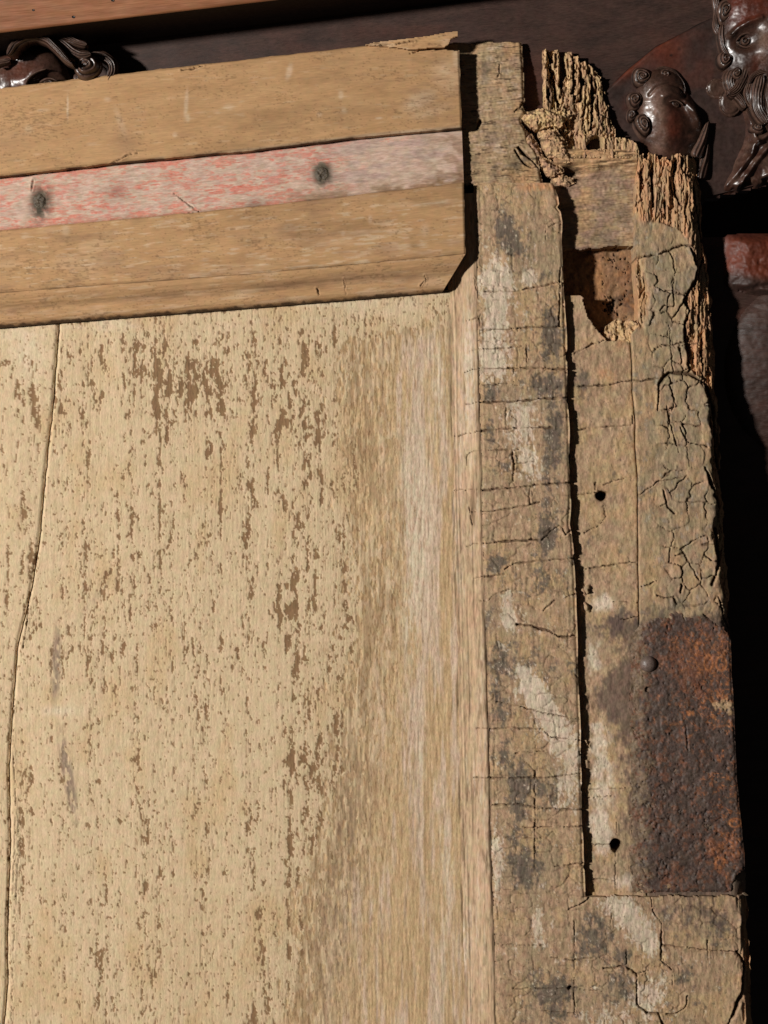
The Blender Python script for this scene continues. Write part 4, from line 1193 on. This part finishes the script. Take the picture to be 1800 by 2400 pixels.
# torn fibres below the mortise
xs, ys_ = lines(1412, 1500, 1.8), lines(728, 804, 1.8)
X, Y = np.meshgrid(xs, ys_)
H = -40 + .16 * (X - 1420) + .14 * (Y - 740) + 9 * fbm(X, Y, 7, 12, 4, 21, .65)
pm = poly_mask(qc(X), qc(Y), [(1426, 800), (1420, 782), (1424, 762), (1440, 750), (1456, 740), (1466, 752), (1478, 744), (1500, 760), (1500, 800)])
patch("torn_fibre", door, M_ROT, X, Y, H, back=-90, keep=pm,
      attrs={"pale": .5 + 0 * X, "red": .6 * sstep(0, .6, fbm(X, Y, 10, 10, 2, 4)), "dirt": .5 * sstep(.45, .9, fbm(X, Y, 6, 8, 2, 9))})

# --- outer edge strip of the stile --------------------------------------------------
ys_ = lines(354, 2108, ST)
n = int(220 / 2.1)
u = np.linspace(0, 1, n)
Y = np.repeat(ys_[:, None], n, 1)
Rr = Ro(Y) + 5 * fbm(Y, Y * 0 + 4, 22, 1, 3, 801) + 2
X = cl(Y) + 1 + u[None, :] * (Rr - cl(Y) - 1)
Yr = Rr - X
# border between painted scale and exposed rotten wood
bo = curve([(354, 1485), (500, 1500), (540, 1600), (583, 1624), (624, 1637), (654, 1634), (682, 1616), (702, 1606), (727, 1619), (758, 1609), (793, 1609), (867, 1622), (890, 1650), (930, 1662), (1000, 1668), (1080, 1672), (1200, 1684), (1260, 1672), (1330, 1690), (1440, 1706), (1500, 1722), (2110, 1768)])
bz = X - bo(Y) + 5 * fbm(X, Y, 9, 14, 2, 803)
rot = sstep(-3, 4, bz)
rot = np.maximum(rot, 1 - sstep(500, 545, Y + 26 * fbm(X, Y, 24, 30, 3, 805)))
rot = np.maximum(rot, (1 - sstep(6, 16, X - cl(Y) - 14 * np.exp(-((Y - 690) / 70) ** 2) + 5 * fbm(X, Y, 8, 20, 2, 806))) * (1 - sstep(760, 772, Y)) * sstep(590, 610, Y))
furrow = fbm(X + 3 * fbm(X, Y, 12, 30, 2, 810), Y, 11, 90, 4, 811, .6)
ridge = 1 - np.abs(fbm(X, Y, 9, 90, 2, 815))
Hs = -8 + 1.2 * fbm(X, Y, 8, 20, 3, 821) + 2.2 * fbm(X, Y, 50, 60, 3, 823)
wd, wid = worley(X + 7 * fbm(X, Y, 24, 24, 2, 830), Y + 5 * fbm(X, Y, 20, 20, 2, 831), 40, 46, 9)
scale_zone = sstep(.0, .3, blob(X, Y, 1640, 1100, 90, 340) * 1.0 + .7 * blob(X, Y, 1570, 700, 60, 130) - .15) * (1 - sstep(1420, 1460, Y))
Hs += (wid - .5) * 7 * scale_zone
ck = (1 - sstep(0.015, 0.07, wd)) * scale_zone * sstep(-.5, .05, fbm(X, Y, 45, 45, 3, 833))
Hs -= 7 * ck
sw, sid = worley(X + 5 * fbm(X, Y, 12, 26, 3, 816), Y, 12, 95, 31)
Hr = -12 + 10 * (sid - .5) - 8 * (1 - sstep(.015, .1, sw)) + 3.5 * furrow + ridge + 4 * fbm(X + 2.5 * fbm(X, Y, 7, 16, 2, 824), Y, 3.2, 48, 3, 825, .6) + .6 * fbm(X, Y, 4, 6, 2, 828) - 7 * sstep(520, 620, Y)
Hr -= 12 * sstep(.55, .9, fbm(X + 4 * fbm(X, Y, 14, 20, 2, 826), Y, 8, 60, 2, 827))
H = Hs * (1 - rot) + Hr * rot
H -= 22 * (1 - sstep(0, 34, Yr)) + 8 * (1 - sstep(0, 8, Yr))
H -= 3 * (1 - sstep(0, 4, X - cl(Y))) * (Y > 770)
H -= 6 * sstep(1440, 1470, Y)
topj = 354 + 9 * vnoise(X / 6, Y * 0, 7) + 16 * sid * (sid > .5)
dirt = np.maximum(ck * .7, rot * .55 * sstep(.5, .85, fbm(X + 4 * fbm(X, Y, 14, 20, 2, 826), Y, 8, 60, 2, 827)))
OC = [([(1492, 604), (1536, 596), (1571, 586), (1601, 573), (1629, 574)], 2.8, 10), ([(1571, 586), (1579, 606), (1584, 631), (1579, 677), (1581, 717)], 2.2, 8), ([(1538, 679), (1579, 680), (1606, 692)], 2.2, 8),
      ([(1546, 727), (1558, 717), (1581, 717)], 2.4, 8), ([(1563, 755), (1599, 753)], 2.2, 7), ([(1571, 758), (1573, 808), (1580, 872)], 1.8, 6), ([(1535, 816), (1576, 808), (1606, 801)], 2.4, 8),
      ([(1624, 583), (1637, 624), (1634, 654), (1616, 682), (1606, 702), (1619, 727), (1609, 758), (1609, 793), (1619, 867)], 3.4, 14), ([(1543, 960), (1546, 902), (1558, 882), (1571, 874), (1619, 874), (1650, 894)], 4.0, 14),
      ([(1571, 902), (1581, 935), (1578, 960)], 2.0, 7), ([(1486, 890), (1500, 892), (1545, 887)], 2.2, 8), ([(1594, 816), (1600, 850)], 3.0, 10), ([(1655, 600), (1640, 640), (1645, 760)], 3.2, 14),
      ([(1648, 820), (1652, 880), (1662, 930)], 3.2, 14), ([(1556, 1150), (1567, 1190), (1584, 1203)], 2.6, 9), ([(1595, 1288), (1622, 1270), (1656, 1255)], 2.2, 8), ([(1585, 1302), (1604, 1296), (1624, 1330), (1640, 1360)], 2.0, 7),
      ([(1502, 1376), (1520, 1372), (1542, 1362)], 2.4, 8), ([(1540, 1395), (1560, 1402), (1580, 1398), (1588, 1415)], 2.6, 9), ([(1600, 1370), (1597, 1390)], 3.2, 12), ([(1680, 1240), (1692, 1310), (1672, 1370)], 4.2, 16),
      ([(1650, 1440), (1680, 1470), (1712, 1490)], 3.6, 14), ([(1688, 1400), (1700, 1450), (1716, 1480)], 2.6, 10), ([(1655, 1095), (1672, 1140), (1694, 1190)], 3.2, 14), ([(1490, 1150), (1500, 1160), (1540, 1130), (1600, 1118)], 2.0, 7),
      ([(1661, 900), (1680, 960), (1684, 1060), (1694, 1110)], 4, 18), ([(1595, 1000), (1610, 1035), (1660, 1045)], 2.2, 8), ([(1564, 952), (1574, 1000), (1592, 1060)], 2.2, 8)]
carve(X, Y, H, dirt, OC, 2.2, 8)
for pp in ([(1530, 400), (1533, 480)], [(1580, 410), (1586, 450), (1597, 478)], [(1588, 372), (1584, 400)], [(1628, 430), (1640, 500), (1650, 560)], [(1560, 470), (1562, 510)], [(1603, 366), (1600, 392)]):
    carve(X, Y, H, dirt, [(pp, 3.4, 18)])
rip = fbm(X, Y, 12, 18, 4, 850, .6)
warm = .7 * sstep(-.2, .6, fbm(X, Y, 30, 50, 3, 852) + .5 * blob(X, Y, 1520, 1010, 30, 100) + .3 * blob(X, Y, 1520, 900, 30, 60))
warm = np.maximum(warm, .95 * blob(X, Y, 1526, 1330, 26, 130) * (1 - rot))
green = .9 * sstep(-.5, .3, fbm(X, Y, 30, 40, 3, 855) + .35 * blob(X, Y, 1570, 700, 60, 150) + .35 * blob(X, Y, 1610, 1200, 70, 260)) * (1 - .8 * warm)
dark = .6 * sstep(.2, .8, rip + .3 * (wid - .5) + .4 * blob(X, Y, 1640, 930, 40, 40) + .5 * blob(X, Y, 1590, 1430, 90, 30)) * (1 - rot)
orange = rot * np.clip(.3 + .5 * sstep(-.5, .5, fbm(X, Y, 9, 60, 3, 861)) + .35 * (sid - .5), 0, 1)
white = .3 * sstep(.4, .9, rip) * (1 - rot)
rust = .8 * sstep(1425, 1470, Y + 14 * rip)
keep = qc(Y) > qc(topj)
H[Y < topj + 6] -= 3
patch("edge_strip", door, M_STILE, X, Y, H, back=back_of(Y), keep=keep,
      attrs={"warm": np.clip(warm, 0, 1), "green": np.clip(green, 0, 1), "dark": dark, "white": white, "orange": np.clip(orange, 0, 1), "rust": np.clip(rust, 0, 1), "dirt": np.clip(dirt, 0, 1)})

# --- rusted iron plate --------------------------------------------------------------
ys_ = lines(1430, 2100, ST)
n = int(250 / 2.1)
u = np.linspace(0, 1, n)
Y = np.repeat(ys_[:, None], n, 1)
Rr = Ro(Y) - 3 + 2 * fbm(Y, Y * 0 + 4, 40, 1, 3, 901)
Lf = 1478 + 8 * fbm(Y, Y * 0, 40, 1, 3, 905)
X = Lf + u[None, :] * (Rr - Lf)
rip = fbm(X, Y, 16, 16, 4, 950, .6)
tl = np.interp(X, [1470, 1500, 1545, 1590, 1640, 1665, 1690, 1712, 1730], [1496, 1462, 1444, 1434, 1442, 1458, 1478, 1492, 1502]) + 11 * rip + 5 * fbm(X, Y, 40, 40, 2, 951)
br = np.interp(X, [1460, 1580, 1716, 1717, 1730, 1760], [2097, 2094, 2092, 2080, 2050, 2032]) + 1.5 * rip
tdist = np.minimum(Y - tl, br - Y)
H = -9.5 + 1.1 * fbm(X, Y, 6, 6, 3, 911, .65) + 1.8 * fbm(X, Y, 40, 40, 3, 913) - 4.0 * (1 - sstep(0, 40, X - Lf)) - 2 * (1 - sstep(0, 6, tdist)) + 1.5 * np.exp(-((tdist - 10) / 6) ** 2) - 4 * (1 - sstep(0, 8, Rr - X))
wear = fbm(X, Y, 9, 11, 4, 955, .65)
orange = sstep(.25, .8, .5 * blob(X, Y, 1690, 1560, 36, 50) + .4 * blob(X, Y, 1640, 1510, 40, 30) + .7 * blob(X, Y, 1680, 1640, 36, 30) + .65 * blob(X, Y, 1610, 1670, 40, 14, 20)
               + .75 * blob(X, Y, 1710, 1690, 24, 30) + .6 * blob(X, Y, 1712, 1930, 36, 70) + .55 * blob(X, Y, 1690, 2020, 50, 40) + .45 * blob(X, Y, 1650, 1860, 30, 30, 40) + .3 * blob(X, Y, 1560, 1500, 30, 30)
               + .3 * blob(X, Y, 1690, 1780, 40, 60) + .7 * wear - .34)
vein = (1 - sstep(0.0, .16, np.abs(fbm(X, Y, 20, 16, 3, 957, .6)))) * sstep(.3, .8, .9 * blob(X, Y, 1700, 1570, 60, 100) + .7 * blob(X, Y, 1620, 1520, 70, 60) + .8 * blob(X, Y, 1715, 1950, 50, 110) + .5 * blob(X, Y, 1640, 1680, 90, 60) + .5 * blob(X, Y, 1680, 1830, 60, 60) + .5 * wear)
orange = np.maximum(orange, .85 * vein)
brown = .9 * sstep(.0, .7, wear * .8 + .6 * blob(X, Y, 1620, 1560, 90, 90) + .6 * blob(X, Y, 1700, 2000, 50, 60) + .3 * blob(X, Y, 1560, 2070, 60, 30) + .25 * fbm(X, Y, 60, 60, 3, 958))
pale = .8 * sstep(.5, 1., .9 * blob(X, Y, 1690, 1655, 26, 14) + .9 * blob(X, Y, 1712, 1670, 14, 20) + .5 * blob(X, Y, 1620, 1560, 12, 10) + .7 * blob(X, Y, 1565, 2080, 14, 8) + .6 * wear)
for (cx, cy, rx, ry) in ((1692, 1556, 12, 16), (1662, 1554, 10, 18), (1725, 1930, 14, 10)):
    ring = np.hypot((X - cx) / rx, (Y - cy) / ry)
    orange = np.maximum(orange, .9 * np.exp(-((ring - 1) / .2) ** 2))
wood = .9 * sstep(.1, 1.1, 1.3 * (1 - sstep(0, 62, X - Lf - 18 * rip)) + .5 * rip * (1 - sstep(0, 110, X - Lf)))
wood = np.maximum(wood, .6 * (1 - sstep(0, 16, Y - tl)) * (1 - sstep(1640, 1680, X)))
dirt = np.zeros_like(X)
carve(X, Y, H, dirt, [([(1536, 1924), (1546, 1922), (1562, 1921)], 2.0, 6), ([(1666, 1922), (1676, 1921)], 2.6, 6), ([(1472, 1640), (1474, 1620)], 2, 6), ([(1608, 1700), (1614, 1760)], 2.2, 3), ([(1640, 2040), (1630, 2060)], 1.4, 3)])
hole(X, Y, H, dirt, 1519, 1617, 5.5, 30)
hole(X, Y, H, dirt, 1649, 1612, 4, 24)
pits = sstep(.62, .8, fbm(X, Y, 7, 7, 3, 961, .6) + .2 * fbm(X, Y, 50, 50, 2, 962))
scale_ = sstep(.0, .25, fbm(X, Y, 24, 20, 4, 964, .6))
H += 1.6 * scale_ - 3.5 * pits
dirt = np.maximum(dirt, .7 * pits)
keep = (qc(Y) > qc(tl)) & (qc(Y) < qc(br))
pl = patch("iron_plate", door, M_RUST, X, Y, H, back=-26, keep=keep,
           attrs={"wood": np.clip(wood, 0, 1), "brown": np.clip(brown, 0, 1), "orange": np.clip(orange, 0, 1), "pale": pale, "dirt": np.clip(dirt, 0, 1)})
knob(pl, "rivet", M_RIVET, 1521, 1557, 20, -13, 16, 1.02, 8, 0.05)

# --- tenon face behind the rail's end ------------------------------------------------
xs, ys_ = lines(1060, 1285, 2.0), lines(88, 440, 2.0)
X, Y = np.meshgrid(xs, ys_)
ga, gb = along(X, Y)
tr = curve([(90, 1222), (96, 1223), (150, 1227), (200, 1229), (236, 1230), (244, 1224), (262, 1232), (275, 1222), (290, 1224), (306, 1236), (330, 1240), (345, 1252), (362, 1262), (400, 1268), (432, 1276), (440, 1276)])
tt = curve([(1060, 100), (1225, 96), (1290, 96)])
H = -4 + 1.6 * fbm(ga, gb, 40, 4, 3, 1001) + 2 * fbm(X, Y, 40, 60, 3, 1003) + .8 * fbm(X, Y, 4, 4, 2, 1004)
rd = tr(Y) - X
H -= 6 * (1 - sstep(0, 8, rd)) + 3 * (1 - sstep(0, 6, Y - tt(X)))
H -= 9 * sstep(290, 330, Y) * sstep(1180, 1240, X)
rip = fbm(ga, gb, 18, 8, 4, 1010, .6)
dirt = .8 * sstep(.6, .85, fbm(ga, gb, 22, 3.2, 2, 1020))
white = .7 * sstep(.1, .8, rip + .7 * blob(X, Y, 1140, 335, 40, 20) + .3 * blob(X, Y, 1180, 200, 40, 90) - .1)
dark = .8 * sstep(.2, .9, .7 * fbm(X, Y, 40, 50, 3, 1030) + .8 * blob(X, Y, 1190, 390, 50, 40) + .8 * blob(X, Y, 1135, 160, 14, 50) + .6 * blob(X, Y, 1215, 130, 10, 60) + .3 * rip)
warm = .6 * sstep(0, .8, fbm(X, Y, 50, 50, 3, 1040) + .5 * blob(X, Y, 1195, 120, 30, 30))
carve(X, Y, H, dirt, [([(1168, 180), (1172, 150)], 2, 6), ([(1118, 305), (1126, 280), (1120, 300)], 3, 12), ([(1216, 345), (1240, 366), (1262, 390)], 3.2, 14), ([(1208, 352), (1228, 380), (1250, 392)], 2.4, 10), ([(1112, 400), (1210, 396), (1262, 400)], 1.3, 3),
                      ([(1206, 262), (1222, 246), (1228, 240)], 2.2, 8)])
keep = (qc(X) < tr(qc(Y))) & (qc(Y) > tt(qc(X)) + 2 * fbm(qc(X), qc(Y) * 0, 12, 1, 2, 4)) & (qc(Y) < 431 + 2 * fbm(qc(X), qc(Y) * 0, 15, 1, 2, 5))
patch("tenon", door, M_TENON, X, Y, H, back=np.maximum(back_of(Y), -30), keep=keep,
      attrs={"white": white, "dark": dark, "warm": warm, "mauve": .4 * sstep(0, .7, fbm(X, Y, 30, 30, 3, 1050)), "dirt": np.clip(dirt, 0, 1)})

# --- recessed rail tenon running to the outer strip (fibrous top, grey floor) ---------
xs, ys_ = lines(1262, 1496, 2.0), lines(340, 584, 2.0)
X, Y = np.meshgrid(xs, ys_)
ga, gb = along(X, Y)
fl_ = sstep(352, 420, Y + 8 * fbm(X, Y, 40, 20, 2, 1101))
H = -10 - 30 * fl_ + (5.5 - 3.5 * fl_) * fbm(ga, gb, 50, 5, 3, 1103, .6) + 1.2 * fbm(X, Y, 6, 4, 2, 1105)
H -= 22 * blob(X, Y, 1338, 396, 20, 12, -10, 1.5) + 12 * blob(X, Y, 1362, 402, 14, 7)
dirt = .9 * sstep(.5, .85, fbm(ga, gb, 30, 3.4, 2, 1110) + .25 * (1 - fl_)) * (.45 + .5 * (1 - fl_)) + .9 * blob(X, Y, 1336, 394, 20, 12, -10, 1.6)
dirt = np.maximum(dirt, .7 * sstep(566, 576, Y - .06 * (1490 - X)))
rip = fbm(ga, gb, 16, 7, 4, 1120, .6)
white = .55 * sstep(.1, .8, rip + .9 * blob(X, Y, 1455, 435, 14, 12) + .5 * blob(X, Y, 1470, 520, 20, 20))
dark = .75 * sstep(.1, .9, .6 * fbm(X, Y, 40, 30, 3, 1130) + .6 * fl_ + .3 * rip - .2)
warm = .7 * (1 - fl_) + .6 * blob(X, Y, 1370, 470, 26, 90)
tp = 346 + .02 * (X - 1300) + 4 * fbm(X, Y * 0, 14, 1, 2, 8)
keep = (qc(Y) > qc(tp)) & (qc(Y) < 578 - .06 * (qc(X) - 1350) + 3 * fbm(qc(X), qc(Y) * 0, 20, 1, 2, 9)) & ~((qc(X) < 1300) & (qc(Y) < 400)) & (qc(X) > np.interp(qc(Y), [400, 430], [1300, 1290]))
patch("rail_tenon", door, M_TENON, X, Y, H, back=np.maximum(back_of(Y), -84), keep=keep,
      attrs={"white": white, "dark": dark, "warm": np.clip(warm, 0, 1), "mauve": .7 * fl_ * sstep(-.2, .6, fbm(X, Y, 30, 20, 3, 1140)), "dirt": np.clip(dirt, 0, 1)})

# --- mortise floor ---------------------------------------------------------------------
xs, ys_ = lines(1318, 1505, 2.2), lines(560, 806, 2.2)
X, Y = np.meshgrid(xs, ys_)
H = -86 + 2.5 * fbm(X, Y, 14, 14, 3, 1201) + 3 * fbm(X, Y, 40, 40, 2, 1203)
pit = sstep(.45, .7, .8 * fbm(X, Y, 9, 9, 4, 1210, .65) + .75 * blob(X, Y, 1448, 704, 26, 26) + .6 * blob(X, Y, 1452, 602, 40, 16) - .12)
H -= 10 * pit
patch("mortise_floor", door, M_FLOOR, X, Y, H, back=-94,
      attrs={"dark": .8 * sstep(.0, .8, fbm(X, Y, 26, 26, 3, 1220) + .4 * blob(X, Y, 1475, 740, 30, 60)), "orange": .8 * blob(X, Y, 1412, 650, 16, 70) + .4 * sstep(.2, .8, fbm(X, Y, 16, 16, 3, 1230)), "dirt": pit * .9})

# --- rotten post --------------------------------------------------------------------------
xs, ys_ = lines(1264, 1512, 1.7), lines(108, 368, 1.7)
X, Y = np.meshgrid(xs, ys_)
pp = [(1272, 116), (1290, 114), (1311, 114), (1313, 128), (1324, 132), (1329, 118), (1342, 119), (1346, 128), (1357, 128), (1360, 146), (1372, 140), (1384, 148), (1392, 160), (1402, 164), (1410, 182), (1416, 200),
      (1422, 218), (1427, 236), (1431, 256), (1436, 280), (1441, 296), (1444, 318), (1468, 320), (1484, 326), (1494, 336), (1502, 352), (1500, 368), (1300, 368), (1300, 340), (1284, 262), (1278, 240), (1274, 180)]
Xw = X + 7 * fbm(X, Y, 12, 18, 3, 1301) + (Y - 200) * .02
fur = fbm(Xw, Y, 7.5, 80, 3, 1303, .6)
H = -14 + 2.5 * fur + 5 * fbm(X + 2.5 * fbm(X, Y, 7, 16, 2, 1304), Y, 3.2, 48, 3, 1305, .6) + .7 * fbm(X, Y, 4, 6, 2, 1306) - 15 * sstep(.42, .8, fbm(Xw, Y, 8, 52, 2, 1307)) * sstep(345, 250, Y)
sw, sid = worley(Xw + 3 * fbm(X, Y, 5, 30, 2, 1308), Y, 9, 74, 21)
sw2, sid2 = worley(X + 3 * fbm(X, Y, 6, 12, 2, 1309), Y, 14, 24, 23)
H += (12 * (sid - .5) - 9 * (1 - sstep(.02, .13, sw))) * sstep(350, 300, Y) + 3 * (sid2 - .5) * sstep(150, 260, Y)
H += 10 * np.exp(-((X - 1278 - (Y - 115) * .03) / 7) ** 2) * (Y < 262)
H -= 14 * sstep(1400, 1450, X) * sstep(320, 250, Y)
H -= 26 * blob(X, Y, 1335, 310, 26, 36, -10, 1.6)          # cavity beside the knot
dirt = .85 * sstep(.38, .75, fbm(Xw, Y, 8, 52, 2, 1307)) * sstep(345, 250, Y) + .5 * sstep(.5, .9, fbm(X, Y, 6, 10, 2, 1311))
hole(X, Y, H, dirt, 1397, 332, 20, 60)
carve(X, Y, H, dirt, [([(1284, 118), (1294, 142)], 4, 24), ([(1318, 130), (1322, 170), (1316, 196)], 6, 30), ([(1298, 180), (1304, 215), (1310, 245)], 3, 18), ([(1344, 130), (1348, 180), (1342, 215)], 3.6, 20),
                      ([(1362, 150), (1366, 190), (1362, 230)], 4, 22), ([(1388, 170), (1392, 215), (1388, 300)], 3.2, 18), ([(1400, 200), (1406, 260), (1404, 310)], 2.6, 16), ([(1372, 250), (1366, 300)], 2.6, 14)])
pale = .8 * sstep(-.1, .5, fbm(X, Y, 4, 50, 3, 1320) + .4 * blob(X, Y, 1290, 170, 14, 60) + .5 * blob(X, Y, 1375, 250, 12, 50))
red = .7 * sstep(.1, .7, fbm(X, Y, 8, 40, 3, 1330))
keep = poly_mask(qc(X) + 2 * fbm(qc(X), qc(Y), 7, 9, 2, 5), qc(Y), pp)
patch("rotten_post", door, M_ROT, X, Y, H, back=np.minimum(back_of(Y), H - 6), keep=keep,
      attrs={"pale": pale, "red": red, "dirt": np.clip(dirt, 0, 1)})


# --- crumbling bits between the tenon and the post -----------------------------------------
def bit(name, pts, base, height, seed, mat=M_ROT, pale=.6, red=.2, horiz=True, amp=4.0, tilt=0.0):
    P = np.array(pts, float)
    x0, y0 = P.min(0) - 4
    x1, y1 = P.max(0) + 4
    X, Y = np.meshgrid(lines(x0, x1, 1.6), lines(y0, y1, 1.6))
    d = seg_dist(X, Y, list(map(tuple, P)) + [tuple(P[0])])
    H = base + height * sstep(0, 16, d) + 2.5 * fbm(X, Y, 3, 3.4, 2, seed + 11) + amp * (fbm(X, Y, 22, 4.5, 3, seed, .6) if horiz else fbm(X, Y, 8, 7, 3, seed, .6)) + 1.5 * fbm(X, Y, 4, 4, 2, seed + 3) + tilt * (X - x0)
    keep = poly_mask(qc(X) + 2 * fbm(qc(X), qc(Y), 7, 7, 2, seed + 1), qc(Y) + 2 * fbm(qc(X), qc(Y), 7, 7, 2, seed + 2), pts)
    di = .8 * sstep(.5, .85, fbm(X, Y, 18, 4, 2, seed + 5) if horiz else fbm(X, Y, 7, 7, 2, seed + 5))
    return patch(name, door, mat, X, Y, H, back=np.maximum(back_of(Y), -45), keep=keep,
                 attrs={"pale": pale * sstep(-.4, .4, fbm(X, Y, 8, 8, 3, seed + 7)), "red": red * sstep(-.2, .6, fbm(X, Y, 12, 10, 3, seed + 8)), "dirt": di})


bit("wood_lump", [(1221, 276), (1234, 262), (1252, 256), (1275, 251), (1300, 256), (1318, 262), (1343, 266), (1340, 274), (1326, 280), (1314, 297), (1296, 293), (1270, 299), (1258, 304), (1246, 296), (1238, 288)], -8, 16, 1401, pale=1.0, red=0.0, horiz=False)
bit("wood_chip", [(1262, 306), (1285, 300), (1306, 300), (1312, 312), (1326, 324), (1334, 342), (1338, 352), (1344, 374), (1330, 380), (1312, 374), (1296, 366), (1280, 360), (1272, 340), (1266, 322)], -14, 14, 1421, pale=.4, red=.5)
bit("wood_chip", [(1236, 300), (1250, 308), (1258, 326), (1270, 346), (1276, 362), (1296, 374), (1322, 388), (1324, 398), (1300, 410), (1284, 408), (1268, 384), (1256, 362), (1240, 346), (1226, 340), (1222, 322)], -24, 12, 1441, pale=.1, red=.9)
bit("wood_chip", [(1300, 406), (1322, 400), (1346, 412), (1352, 424), (1330, 432), (1310, 430), (1300, 420)], -34, 10, 1461, pale=.2, red=.7)
